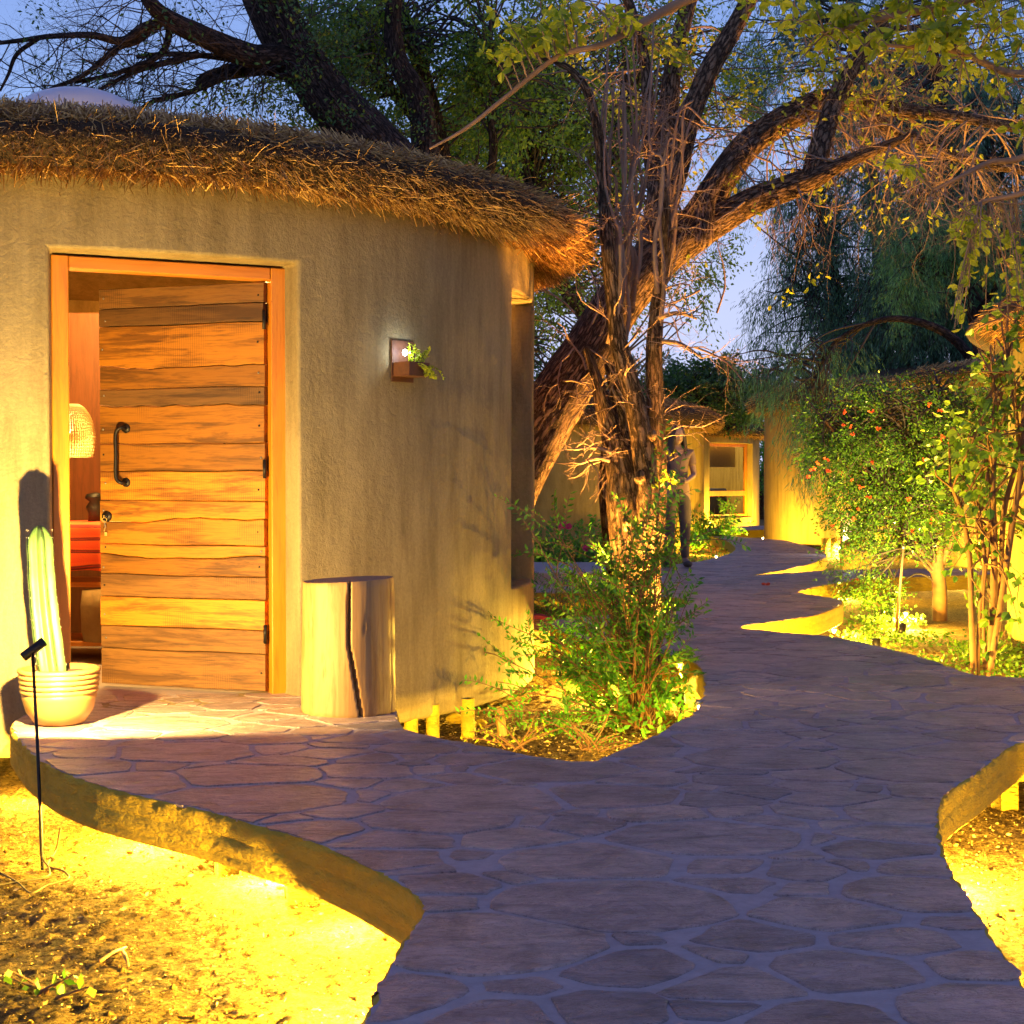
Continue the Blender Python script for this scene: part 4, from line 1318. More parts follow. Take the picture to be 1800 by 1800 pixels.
# --- steel planter with a lamp on the wall
def wall_planter(p, nrm, label, scale=1.0, power=2.2):
    nrm = Vector(nrm).normalized()
    t = thing('wall_planter', label, 'planter', p, atan2(nrm.y, nrm.x) + pi / 2)
    # local: -y outwards (towards the viewer), x along the wall
    mb = MB(); box(mb, (0, -0.012, 0.105), (0.155, 0.006, 0.21), bev=0.002); mb.build('back_plate', M['rust'], t, smooth=False)
    mb = MB()
    box(mb, (0, -0.075, 0.028), (0.150, 0.118, 0.004))
    mb.build('shelf', M['rust'], t, smooth=False)
    mb = MB()
    for c, s in (((-0.070, -0.075, 0.063), (0.004, 0.11, 0.065)), ((0.070, -0.075, 0.063), (0.004, 0.11, 0.065)), ((0, -0.130, 0.063), (0.144, 0.004, 0.065)), ((0, -0.020, 0.063), (0.136, 0.004, 0.065))):
        box(mb, c, s)
    mb.build('box', M['rust'], t, smooth=False)
    mb = MB(); box(mb, (0, -0.075, 0.08), (0.135, 0.10, 0.01)); mb.build('potting_soil', M['soil_pot'], t, smooth=False)
    mb = MB(); blob(mb, (-0.025, -0.055, 0.145), (0.013, 0.013, 0.016), 12, 8); mb.build('bulb', M['bulb_w'], t)
    point_light('lamp_light', (-0.025, -0.075, 0.145), power, (0.78, 0.86, 1.0), 0.015, t)
    rs = random.Random(4)
    st = MB(); lf = MB()
    for k in range(22):
        b0 = Vector((rs.uniform(-0.03, 0.07), rs.uniform(-0.12, -0.05), 0.085))
        if k < 11: d = Vector((rs.uniform(-0.5, 0.8), rs.uniform(-0.6, 0.1), 1)).normalized(); L = rs.uniform(0.05, 0.10); g = 0.5
        else: d = Vector((rs.uniform(0.0, 0.9), -1.0, 0.5)).normalized(); L = rs.uniform(0.10, 0.14); g = 2.6
        pts = [b0]
        for s in range(6):
            d = (d + Vector((0, 0, -0.12 * g))).normalized(); pts.append(pts[-1] + d * (L / 6))
        tube(st, pts, [0.0012] * 7, 4, cap=False)
        for s in range(1, 7):
            for q in range(3): leaf1(lf, pts[s], (d + Vector((rs.uniform(-1, 1), rs.uniform(-1, 1), rs.uniform(-.6, .9)))).normalized(), rs.uniform(0.012, 0.022), 0.6, rs)
    st.build('stems', M['leaf_yel'], t, kind='stuff'); lf.build('leaves', M['leaf_yel'], t, smooth=False, kind='stuff')
    return t

def leaf1(mb, p, d, L, asp, rs):
    p = Vector(p); d = Vector(d)
    w = Vector((rs.uniform(-1, 1), rs.uniform(-1, 1), rs.uniform(-1, 1))).cross(d)
    if w.length < 1e-4: return
    w.normalize(); n = d.cross(w)
    w *= L * asp * 0.5
    b = n * (L * 0.10)
    mb.add([tuple(p), tuple(p + d * L * 0.35 + w + b), tuple(p + d * L * 0.75 + w * 0.75 + b), tuple(p + d * L - b * 0.6), tuple(p + d * L * 0.75 - w * 0.75 + b), tuple(p + d * L * 0.35 - w + b)],
           [(0, 1, 2, 3), (0, 3, 4, 5)])

pw = wall_hit(706)
zp = P(706, 672, pw.y).z
nr = (pw - HC).normalized()
wall_planter(Vector((pw.x, pw.y, zp)) + nr * -0.004, nr, 'rusty steel planter box with lit bulb on the near hut wall', 1.0, 1.0)

# ------------------------------------------------------------------ far huts
def sil_center(px, D, R, side_):        # hut whose outline is tangent to the sight line at px
    k = (px - 900) / F
    S = Vector((k * D, D, 0)); d = Vector((k, 1, 0)).normalized()
    pr = Vector((-d.y, d.x, 0)) * (1 if side_ == 'right' else -1)
    return S + pr * R
def far_hut(px, D, R, side_, y_eave, y_bot, label, n, openings=(), seed=1, straw=0.006, over=0.36, thick=0.32, slope=0.2):
    c = sil_center(px, D, R, side_)
    ze = CZ + (842 - y_eave) * D / F; zb_ = CZ - (y_bot - 842) * D / F
    t = thing('round_hut', label, 'hut', c)
    ops = [(o[0], o[1], o[2], o[3]) for o in openings]
    w = hut_wall(R, 0.25, zb_, ze + 0.06, ops, 3.0).build('wall', M['far_plaster'], t)
    fixn(w)
    bv = w.modifiers.new('bevel', 'BEVEL'); bv.width = 0.02; bv.segments = 2; bv.limit_method = 'ANGLE'; bv.angle_limit = radians(50); bv.harden_normals = True
    thatch(t, R, ze, n, (-185, 5), over=over, thick=thick, slope=slope, straw_w=straw, seed=seed, L=(0.15, 0.34))
    return t, c, ze, zb_
h2, c2, ze2, zb2 = far_hut(1238, 29.0, 3.1, 'right', 752, 968, 'round hut behind the big tree, shadowed olive wall under a straw roof', 9000,
                          [(-52, -44, -0.1, 1.9)], 5)
h3, c3, ze3, zb3 = far_hut(1335, 43.0, 3.4, 'right', 768, 928, 'farthest bright yellow hut with a tall wooden window', 6000,
                          [(-62, -28.5, -0.05, 2.0)], 6, 0.008)
h4, c4, ze4, zb4 = far_hut(1343, 29.0, 3.1, 'left', 724, 951, 'glowing yellow round hut at the bend of the path', 9000, [], 7)
h5, c5, ze5, zb5 = far_hut(1602, 22.0, 3.1, 'left', 684, 985, 'round hut behind the red-flowered bush with greyish flat roof', 9000, [], 8, thick=0.2, slope=0.10)
h6, c6, ze6, zb6 = far_hut(1772, 12.4, 3.1, 'left', 600, 1118, 'round hut cut by the right picture edge behind broad leaves', 16000, [], 9, 0.004, thick=0.24)

# window of the farthest hut
def far_window():
    R = 3.4 - 0.20
    a0, a1 = radians(-62), radians(-28.5)
    A = Vector((R * cos(a0), R * sin(a0), 0)); B = Vector((R * cos(a1), R * sin(a1), 0))
    d = (B - A).normalized(); n = Vector((-d.y, d.x, 0)); Lw = (B - A).length
    w = bpy.data.objects.new('window', None); COL.objects.link(w); w.parent = h3
    w.location = A; w.rotation_euler = (0, 0, atan2(d.y, d.x))
    fm = M['frame']
    frame_piece('frame', (0.05, 0, 0.975), (0.10, 0.08, 2.05), fm, w); frame_piece('frame', (Lw - 0.05, 0, 0.975), (0.10, 0.08, 2.05), fm, w)
    frame_piece('frame', (Lw / 2, 0, 1.96), (Lw - 0.2, 0.08, 0.09), fm, w); frame_piece('frame', (Lw / 2, 0, 0.62), (Lw - 0.2, 0.08, 0.14), fm, w)
    frame_piece('frame', (Lw / 2, 0, 0.0), (Lw - 0.2, 0.08, 0.08), fm, w)
    frame_piece('pane', (Lw / 2, 0.01, 1.3), (Lw - 0.2, 0.012, 1.22), M['glass_clear'], w)
    frame_piece('pane', (Lw / 2, 0.01, 0.30), (Lw - 0.2, 0.012, 0.50), M['glass_clear'], w)
m, nt, b = newmat('window_glass'); M['glass_clear'] = m
b.inputs['Base Color'].default_value = (0.9, 0.9, 0.9, 1); b.inputs['Roughness'].default_value = 0.03; b.inputs['Transmission Weight'].default_value = 1.0; b.inputs['IOR'].default_value = 1.05
far_window()
# a bedside scene behind it: pale roller blind and blue bed
bl = wbox('roller_blind', (c3.x + 1.9, c3.y - 2.0, 1.35), (1.6, 0.03, 0.62), simple('blind', (0.75, 0.68, 0.42), (0.7, 0.62, 0.38)), 'pale roller blind half drawn inside the farthest window', 'blind', radians(45))
bd = wbox('bed', (c3.x + 1.2, c3.y - 1.0, 0.0), (1.6, 1.4, 0.75), simple('bed_cover', (0.04, 0.06, 0.22), (0.03, 0.04, 0.15)), 'bed with dark blue cover seen through the farthest window', 'bed', radians(45), 0.06)
rl = thing('ceiling_lamp', 'lit lamp inside the farthest hut behind its tall window', 'lamp', (c3.x + 0.6, c3.y - 1.0, 2.1))
mb = MB(); lathe(mb, [(0.001, 0), (0.07, 0.0), (0.075, -0.02), (0.05, -0.05), (0.001, -0.06)], sides=20); mb.build('diffuser', emis('lamp_glass_far', (1.0, 0.8, 0.4), 6), rl)
point_light('lamp_light', (0, 0, -0.15), 420, (1.0, 0.74, 0.30), 0.08, rl)

# lamps round the far huts (at the foot of each wall)
hg = 'small lamps at the foot of the far huts'
def foot(px, py, power, label, z=-0.12, D=None):
    p = G(px, py, z)
    path_light((p.x, p.y, z), power, label, YEL, hg)
foot(1231, 1243, 4, 'bright bulb at the walkway edge right of the feathery bush', -0.03)
foot(1259, 979, 7, 'bright bulb at the foot of the olive hut beside the path', -0.02)
foot(1341, 946, 40, 'bright bulb where the glowing hut meets the path', -0.03)
for i_, (x, y, pw_, lb) in enumerate(((c4.x - 2.3, c4.y - 2.75, 50, 'lamp under the front of the glowing hut, left of its pillars'),
                        (c4.x - 0.6, c4.y - 3.7, 50, 'lamp under the front of the glowing hut, right of its pillars'),
                        (c3.x + 1.5, c3.y - 3.7, 80, 'lamp at the foot of the farthest hut under its window'),
                        (c3.x + 3.4, c3.y - 2.3, 50, 'lamp at the foot of the farthest hut, right corner'),
                        (c2.x + 2.7, c2.y - 2.3, 10, 'lamp at the foot of the olive hut behind the small shrub'),
                        (c5.x - 2.0, c5.y - 3.2, 45, 'lamp at the foot of the hut behind the red-flowered bush'),
                        (c5.x - 3.1, c5.y - 2.0, 30, 'lamp left of the hut behind the red-flowered bush'),
                        (c6.x - 3.3, c6.y - 1.2, 7, 'lamp at the foot of the hut at the right edge'))):
    path_light((x, y, -0.16), pw_, lb, YEL, hg)

# pillars under the glowing hut
for k, (px, lab) in enumerate(((1452, 'pale round pillar under the glowing hut, left of the pair'), (1466, 'pale round pillar under the glowing hut, right of the pair'))):
    p = P(px, 975, 25.9)
    mb = MB(); lathe(mb, [(0.085, 0), (0.085, 0.42)], sides=18)
    mb.f.append(np.array([[18 + a for a in range(18)]]))
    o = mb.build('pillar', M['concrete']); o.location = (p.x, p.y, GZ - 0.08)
    tag(o, lab, 'pillar', 'pillars under the glowing hut')

# ------------------------------------------------------------------ vegetation
def leafcloud(mb, C, D, L, asp, rng, full=False):
    n = len(C)
    D = D / (np.linalg.norm(D, axis=1)[:, None] + 1e-9)
    r = rng.normal(0, 1, (n, 3)); w = np.cross(r, D); w /= np.linalg.norm(w, axis=1)[:, None] + 1e-9
    nn = np.cross(D, w)
    L = np.asarray(L)[:, None]
    w = w * L * asp * 0.5
    if full:
        b = nn * L * 0.12
        V = np.stack([C, C + D * L * .3 + w + b, C + D * L * .7 + w * .8 + b, C + D * L - b * .8, C + D * L * .7 - w * .8 + b, C + D * L * .3 - w + b], 1)
        i = np.arange(n)[:, None] * 6
        mb.add(V.reshape(-1, 3), np.concatenate([i + np.array([[0, 1, 2, 3]]), i + np.array([[0, 3, 4, 5]])]))
    else:
        V = np.stack([C, C + D * L * .45 + w, C + D * L, C + D * L * .45 - w], 1)
        i = np.arange(n)[:, None] * 4
        mb.add(V.reshape(-1, 3), i + np.array([[0, 1, 2, 3]]))

def pxr(r, D): return r * D / F
def limb(mb, pts, sides=10, rough=0.0, n=6, seed=0.0, D=None):
    """pts = [(px, py, half width px, depth)]"""
    W = [P(p[0], p[1], p[3]) for p in pts]
    R = [pxr(p[2], p[3]) for p in pts]
    C = catmull(W, n)
    rr = np.interp(np.linspace(0, len(pts) - 1, len(C)), range(len(pts)), R)
    tube(mb, C, rr, sides, rough, seed)
    return C, rr

def grow(mb, p, d, L, r, depth, rs, droop=0.1, wig=0.35, tips=None, kids=3, sides=4, spread=0.8):
    n = 5
    pts = [p.copy()]; q = d.normalized()
    for s in range(n):
        q = (q + Vector((rs.uniform(-wig, wig), rs.uniform(-wig, wig), rs.uniform(-wig, wig) - droop))).normalized()
        pts.append(pts[-1] + q * (L / n))
    tube(mb, pts, [r * (1 - 0.6 * k / n) for k in range(n + 1)], sides if r > 0.006 else 3, cap=False)
    if tips is not None and depth <= 1: tips.append((pts[-1], q)); tips.append((pts[-3], q))
    if depth > 0:
        for k in range(kids):
            j = rs.randint(1, n)
            dd = (pts[j] - pts[j - 1]).normalized()
            o = Vector((rs.uniform(-1, 1), rs.uniform(-1, 1), rs.uniform(-1, 1))) * spread
            grow(mb, pts[j], (dd + o).normalized(), L * rs.uniform(0.45, 0.75), r * (1 - 0.6 * j / n) * 0.65, depth - 1, rs, droop, wig, tips, kids, sides, spread)

def crown(t, name, regions, leaf_mat, size, asp, seed, per=36, clump=0.20, droop=0.3, twig_mat=None, anchors=None, hole=-0.12, hole_s=0.9, stretch=1.0, conn=0.3, full=False, twname='twigs'):
    rng = np.random.default_rng(seed); rs = random.Random(seed)
    lf = MB(); tw = MB()
    for (px, py, Dm, rx, ry, rd, nc) in regions:
        c = P(px, py, Dm); ax, az = pxr(rx, Dm), pxr(ry, Dm)
        k = 0; tries = 0
        while k < nc and tries < nc * 8:
            tries += 1
            u = Vector((rs.uniform(-1, 1), rs.uniform(-1, 1), rs.uniform(-1, 1)))
            if u.length > 1: continue
            p = c + Vector((u.x * ax, u.y * rd, u.z * az))
            if mnoise.noise(p * hole_s + Vector((seed, 0, 0))) < hole: continue
            k += 1
            out = Vector((u.x, u.y, u.z * 0.5)); out = out.normalized() if out.length > 0.05 else Vector((0, 0, 1))
            axd = (out * 0.7 + Vector((rs.uniform(-.8, .8), rs.uniform(-.8, .8), rs.uniform(-.3, .5) - droop))).normalized()
            Lc = clump * rs.uniform(0.7, 1.6) * stretch
            m = int(per * rs.uniform(0.6, 1.3))
            tt = rng.random(m) ** 0.8
            A = np.array(axd); p0 = np.array(p)
            pos = p0 + A * (tt * Lc)[:, None] + np.array([0, 0, -1.0]) * (droop * 0.35 * Lc * tt ** 2)[:, None]
            pos += rng.normal(0, clump * 0.28 / stretch, (m, 3))
            dr = A[None] * 0.8 + rng.normal(0, 0.55, (m, 3)) + np.array([0, 0, -droop])
            leafcloud(lf, pos, dr, size * rng.uniform(0.6, 1.3, m), asp, rng, full)
            tube(tw, [p, p + axd * Lc * 0.5, p + axd * Lc - Vector((0, 0, droop * 0.35 * Lc))], [0.0035 * Dm / 15, 0.003 * Dm / 15, 0.001], 3, cap=False)
            if anchors and rs.random() < conn:
                a = min((anchors[rs.randrange(len(anchors))] for _ in range(6)), key=lambda q: (q - p).length)
                m1 = a.lerp(p, 0.5) + Vector((rs.uniform(-.2, .2), rs.uniform(-.2, .2), rs.uniform(-.1, .3)))
                C = catmull([a, m1, p], 4)
                tube(tw, C, np.linspace(0.014, 0.004, len(C)) * Dm / 15, 4, cap=False)
    lf.build(name, leaf_mat, t, smooth=False, kind='stuff')
    if twig_mat and tw.n: tw.build(twname, twig_mat, t, kind='stuff')

def spawn_twigs(mb, C, rr, n, rs, L, r, depth, droop, dirf, tips=None, kids=3, lo=0.2, wig=0.35):
    for _ in range(n):
        k = rs.randint(int(len(C) * lo), len(C) - 1)
        d = dirf(rs)
        grow(mb, C[k].copy(), d, L * rs.uniform(0.6, 1.3), min(r, rr[k] * 0.7), depth, rs, droop, wig, tips, kids)

RS = random.Random(77)
# --- big leaning tree beyond the near hut
tA = thing('leaning_tree', 'big old tree leaning from behind the near hut with heavy limbs to the right', 'tree', (-0.1, 11.6, GZ))
mA = MB(); DA = 11.4
cA, rA = limb(mA, [(770, 1190, 66, DA), (815, 1060, 58, DA), (868, 920, 54, DA), (922, 800, 50, DA), (980, 700, 48, DA), (1033, 622, 47, DA), (1078, 548, 44, DA), (1130, 480, 40, DA), (1180, 432, 38, DA), (1225, 398, 34, DA)], 64, 0.085, 16)
limbs = []
for pts in ([(1180, 440, 30, DA), (1225, 385, 30, DA), (1262, 325, 27, DA + .1), (1312, 258, 25, DA + .2), (1375, 212, 23, DA + .3), (1440, 182, 22, DA + .4), (1510, 180, 17, DA + .4), (1590, 195, 13, DA + .2), (1680, 205, 10, DA - .2), (1790, 225, 8, DA - .8)],
            [(1200, 430, 30, DA), (1262, 388, 27, DA - .1), (1325, 352, 24, DA - .2), (1385, 330, 22, DA - .3), (1432, 312, 19, DA - .4), (1475, 290, 12, DA - .5), (1535, 265, 9, DA - .7), (1610, 235, 6, DA - .9)],
            [(1425, 318, 19, DA - .4), (1440, 265, 19, DA - .3), (1460, 200, 17, DA - .1), (1485, 140, 15, DA), (1525, 80, 13, DA + .2), (1570, 10, 10, DA + .4), (1620, -60, 7, DA + .4)],
            [(1112, 505, 28, DA), (1148, 420, 25, DA), (1163, 330, 24, DA), (1172, 235, 20, DA + .2), (1180, 140, 16, DA + .4), (1196, 60, 14, DA + .6), (1225, -50, 12, DA + .8)],
            [(1145, 440, 20, DA), (1188, 310, 19, DA - .1), (1212, 210, 19, DA - .1), (1245, 125, 18, DA), (1290, 50, 16, DA + .1), (1335, -40, 14, DA + .2)],
            [(1155, 350, 14, DA), (1140, 230, 12, DA + .2), (1135, 120, 10, DA + .4), (1110, 20, 9, DA + .4), (1080, -60, 7, DA + .4)],
            [(1500, 178, 11, DA + .4), (1570, 230, 10, DA + .5), (1650, 265, 9, DA + .6), (1720, 285, 8, DA + .6), (1800, 300, 7, DA + .6)],
            [(1230, 380, 12, DA), (1238, 420, 15, DA - .3), (1244, 350, 15, DA - .3), (1280, 290, 13, DA - .2), (1330, 250, 12, DA)]):
    limbs.append(limb(mA, pts, 30, 0.09, 12, seed=len(limbs) * 3.7))
local(mA, tA).build('trunk', M['bark'], tA)
tw = MB(); tipsA = []
# bare brown twigs hanging from the right-hand limbs
def d_hang(r): return Vector((r.uniform(-0.8, 0.8), r.uniform(-0.7, 0.4), r.uniform(-0.9, 0.35)))
for (C, rr), n in zip(limbs, (44, 16, 18, 8, 8, 8, 26, 2)):
    spawn_twigs(tw, C, rr, n, RS, 0.55, 0.010, 3, 0.09, d_hang, tipsA, 3, 0.3)
def d_any(r): return Vector((r.uniform(-1, 1), r.uniform(-1, .5), r.uniform(-0.4, 1)))
spawn_twigs(tw, cA, rA, 10, RS, 0.5, 0.010, 3, 0.0, d_any, None, 3, 0.75)
for px, py in ((1010, 560), (980, 600), (1000, 640), (960, 660), (1190, 600), (1230, 540), (1200, 500), (980, 540)):
    grow(tw, P(px + 30, py + 10, DA - .2), Vector((RS.uniform(-1, 1), -.2, RS.uniform(-.5, .8))), 0.5, 0.009, 3, RS, 0.04, 0.4)
local(tw, tA).build('twigs', M['twig'], tA, kind='stuff')
# a few yellow-green leaf sprays at the twig tips
rg = np.random.default_rng(3)
lf = MB()
for (p, q) in tipsA:
    if RS.random() < 0.012 or (p.z > 3.9 and RS.random() < 0.10):
        m = RS.randint(5, 12)
        leafcloud(lf, np.array(p)[None] + rg.normal(0, 0.05, (m, 3)), rg.normal(0, 0.6, (m, 3)) + np.array(q)[None] * 0.5 - np.array([[0, 0, 0.4]]), 0.05 * rg.uniform(0.7, 1.3, m), 0.5, rg, True)
local(lf, tA).build('leaves', M['leaf_yel'], tA, smooth=False, kind='stuff')

# --- rough-barked tree with several stems in the soil bay
tB = thing('multi_stem_tree', 'rough-barked tree with several stems rising from the soil bay beside the path', 'tree', (0.76, 8.85, GZ))
mB = MB(); DB = 8.95
limb(mB, [(1130, 1262, 40, 8.8), (1132, 1180, 31, 8.8), (1130, 1120, 30, 8.85), (1124, 1040, 36, 8.9), (1116, 950, 44, DB), (1112, 880, 46, DB), (1110, 830, 40, DB)], 56, 0.10, 18, 4)
sB = []
for pts in ([(1112, 900, 34, DB), (1094, 820, 30, DB), (1078, 760, 22, DB + .1), (1060, 710, 15, DB + .1), (1048, 665, 9, DB + .1), (1030, 610, 6, DB + .1)],
            [(1130, 1000, 20, DB - .1), (1140, 890, 20, DB - .15), (1132, 800, 20, DB - .15), (1117, 715, 18, DB - .15), (1100, 650, 16, DB - .15), (1086, 590, 14, DB - .1), (1076, 510, 12, DB - .1), (1066, 420, 11, DB - .1), (1060, 330, 10, DB), (1052, 240, 9, DB), (1034, 165, 8, DB), (1000, 120, 6, DB), (950, 100, 4, DB)],
            [(1140, 960, 26, DB + .05), (1150, 870, 22, DB + .05), (1153, 780, 17, DB), (1151, 690, 15, DB), (1150, 600, 14, DB), (1160, 510, 11, DB + .1), (1172, 420, 9, DB + .1), (1165, 330, 7, DB + .1)],
            [(1110, 850, 18, DB), (1098, 800, 16, DB), (1096, 740, 13, DB + .1), (1082, 690, 10, DB + .15), (1070, 640, 8, DB + .2)],
            [(1092, 1140, 17, DB + .5), (1084, 1040, 15, DB + .5), (1072, 940, 14, DB + .5), (1064, 850, 12, DB + .5), (1066, 770, 9, DB + .5), (1050, 700, 6, DB + .5)]):
    sB.append(limb(mB, pts, 28, 0.10, 14, seed=len(sB) * 5.1 + 20))
for (x, y, r_) in ((1147, 762, 7), (1125, 835, 9), (1101, 915, 6)):      # sawn-off stubs
    a = P(x, y + 12, DB - .12); b_ = P(x, y, DB - .27); tube(mB, [a, b_], [pxr(r_ + 2, DB), pxr(r_, DB)], 12)
local(mB, tB).build('trunk', M['bark2'], tB)
tw = MB()
st_ends = []
for k in range(22):                        # thin grey stems shooting up
    x0 = RS.uniform(1062, 1160); y0 = RS.uniform(500, 640)
    x1 = x0 + RS.uniform(-40, 90); D_ = DB + RS.uniform(-.2, .5)
    pts = [(x0, y0, 5, D_)]
    for s_ in range(1, 6):
        f = s_ / 5
        pts.append((x0 + (x1 - x0) * f ** 1.3 + RS.uniform(-14, 14), y0 - f * RS.uniform(330, 480), max(1.5, 5 - 3.4 * f), D_))
    C, rr = limb(tw, pts, 6, 0, 4)
    spawn_twigs(tw, C, rr, 3, RS, 0.35, 0.005, 2, 0.0, d_any, None, 3, 0.3)
def d_twB(r): return Vector((r.uniform(-1, 1), r.uniform(-1, 0.3), r.uniform(-0.5, 0.9)))
for (C, rr), n in zip(sB, (9, 10, 9, 8, 5)):
    spawn_twigs(tw, C, rr, n, RS, 0.34, 0.007, 2, 0.0, d_twB, None, 3, 0.2)
for a, b_ in (((1090, 805), (1010, 790)), ((1085, 815), (1020, 815)), ((1160, 600), (1235, 630)), ((1155, 560), (1225, 560))):
    C = catmull([P(a[0], a[1], DB), P((a[0] + b_[0]) / 2, (a[1] + b_[1]) / 2 - 10, DB - .1), P(b_[0], b_[1], DB - .15)], 5)
    tube(tw, C, np.linspace(0.016, 0.007, len(C)), 8)
    spawn_twigs(tw, C, [0.01] * len(C), 6, RS, 0.22, 0.005, 2, 0.0, d_twB, None, 3, 0.3)
local(tw, tB).build('twigs', M['twig'], tB, kind='stuff')
lf = MB()
for k in range(16):
    c = P(1165 + RS.uniform(-22, 22), 840 + RS.uniform(-50, 35), DB - .2)
    m = 3
    leafcloud(lf, np.array(c)[None] + rg.normal(0, 0.012, (m, 3)), rg.normal(0, 1, (m, 3)), 0.035 * rg.uniform(0.7, 1.3, m), 0.75, rg, True)
local(lf, tB).build('leaves', M['leaf_yel'], tB, smooth=False, kind='stuff')

# --- dark tree with bare spreading branches, upper left
tC = thing('bare_branched_tree', 'dark tree over the roof with bare thorny branches spreading left', 'tree', (-0.2, 14.2, GZ))
mC = MB(); DC = 14.0
CL = []
for pts in ([(880, 1120, 56, DC), (850, 800, 52, DC), (790, 520, 50, DC), (730, 350, 48, DC), (655, 255, 47, DC), (590, 190, 46, DC), (545, 130, 44, DC), (505, 70, 42, DC), (470, 0, 38, DC), (440, -80, 34, DC)],
            [(565, 160, 26, DC - .1), (515, 105, 25, DC - .1), (450, 100, 22, DC - .2), (400, 82, 20, DC - .3), (350, 60, 18, DC - .4), (300, 36, 16, DC - .5), (268, 10, 13, DC - .6), (245, -30, 11, DC - .6)],
            [(600, 190, 24, DC + .1), (540, 140, 20, DC + .1), (480, 118, 17, DC + .1), (420, 124, 14, DC + .1), (365, 138, 12, DC + .1), (352, 155, 12, DC + .1)],
            [(500, 80, 18, DC), (515, 30, 16, DC), (500, -30, 14, DC)],
            [(780, 420, 26, DC + 1), (750, 280, 25, DC + 1), (738, 180, 22, DC + 1), (700, 110, 18, DC + 1), (690, 40, 14, DC + 1), (700, -40, 12, DC + 1)],
            [(280, 42, 9, DC - .5), (250, 50, 8, DC - .6), (215, 72, 7, DC - .7), (160, 62, 6, DC - .8), (90, 64, 5, DC - .9), (30, 72, 4, DC - 1), (-40, 80, 3, DC - 1)],
            [(275, 40, 8, DC - .5), (240, 70, 8, DC - .6), (205, 85, 6, DC - .7), (150, 130, 4, DC - .8), (80, 160, 3, DC - .8)],
            [(300, 45, 7, DC - .4), (290, 85, 6, DC - .4), (262, 108, 5, DC - .5), (200, 130, 4, DC - .6), (130, 145, 3, DC - .7)],
            [(350, 95, 7, DC - .3), (300, 108, 6, DC - .3), (240, 125, 5, DC - .4), (170, 160, 3, DC - .5)],
            [(70, 66, 4, DC - .9), (30, 95, 4, DC - .9), (15, 130, 3, DC - .9), (0, 160, 2, DC - .9)],
            [(440, 110, 8, DC - .2), (380, 100, 6, DC - .2), (300, 95, 5, DC - .3), (240, 100, 4, DC - .3)],
            [(420, 122, 8, DC), (340, 160, 5, DC - .1), (270, 178, 4, DC - .2), (230, 205, 3, DC - .2)]):
    CL.append(limb(mC, pts, 18 if pts[0][2] > 12 else 8, 0.10, 6, seed=len(CL) * 2.9))
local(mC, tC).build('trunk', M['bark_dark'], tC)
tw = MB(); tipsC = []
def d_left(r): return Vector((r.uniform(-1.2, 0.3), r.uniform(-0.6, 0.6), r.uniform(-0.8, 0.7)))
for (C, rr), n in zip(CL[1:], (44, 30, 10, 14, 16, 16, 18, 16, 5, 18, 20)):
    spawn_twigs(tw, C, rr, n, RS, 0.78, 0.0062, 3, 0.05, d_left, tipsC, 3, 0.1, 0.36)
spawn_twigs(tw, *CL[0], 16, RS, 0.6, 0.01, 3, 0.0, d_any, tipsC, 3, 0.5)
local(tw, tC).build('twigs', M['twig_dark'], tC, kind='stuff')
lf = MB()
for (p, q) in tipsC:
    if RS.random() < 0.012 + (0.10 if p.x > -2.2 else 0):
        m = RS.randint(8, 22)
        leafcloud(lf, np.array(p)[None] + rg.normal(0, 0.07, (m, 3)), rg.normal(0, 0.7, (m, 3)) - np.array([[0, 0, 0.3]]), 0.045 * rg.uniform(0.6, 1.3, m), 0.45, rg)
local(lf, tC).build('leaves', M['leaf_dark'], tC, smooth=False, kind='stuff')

# --- leafy trees behind the roof
def leafy_tree(name, label, base_px, D, trunk, regions, mat, size, asp, seed, bark='bark_dark', **kw):
    b = P(base_px, 900, D); t = thing(name, label, 'tree', (b.x, D, GZ))
    mb = MB(); anchors = []
    for pts in trunk:
        C, rr = limb(mb, [(x, y, r, D + d) for (x, y, r, d) in pts], 12, 0.10, 6, seed=seed)
        anchors += C[len(C) // 3:]
    local(mb, t).build('trunk', M[bark], t)
    t0 = len(COL.objects)
    crown(t, 'crown', regions, mat, size, asp, seed, twig_mat=M['twig_dark'], anchors=anchors, **kw)
    for ch in t.children:
        if ch.name.split('.')[0] in ('crown', 'twigs'):
            me = ch.data; me.transform(t.matrix_basis.inverted())
    return t
leafy_tree('leafy_tree', 'leafy green tree right behind the near hut roof, top centre', 800, 16.0,
           [[(860, 1100, 24, 0), (820, 700, 22, 0), (790, 400, 20, 0), (770, 250, 18, 0), (740, 120, 14, 0), (700, 0, 10, 0)], [(790, 400, 14, 0), (862, 300, 8, -.3), (862, 180, 7, -.3), (860, 60, 6, -.3)], [(775, 260, 12, 0), (680, 150, 9, 0), (620, 80, 7, 0)]],
           [(780, 50, 16.0, 240, 120, 1.3, 330), (690, 130, 15.6, 170, 90, 1.0, 160), (900, 150, 16.2, 150, 150, 1.2, 180), (620, 30, 16.6, 150, 70, 1.2, 110), (470, 190, 17.0, 110, 50, 0.9, 70)],
           M['leaf_mid'], 0.058, 0.5, 31, per=28, clump=0.24, hole=0.06, hole_s=1.5)
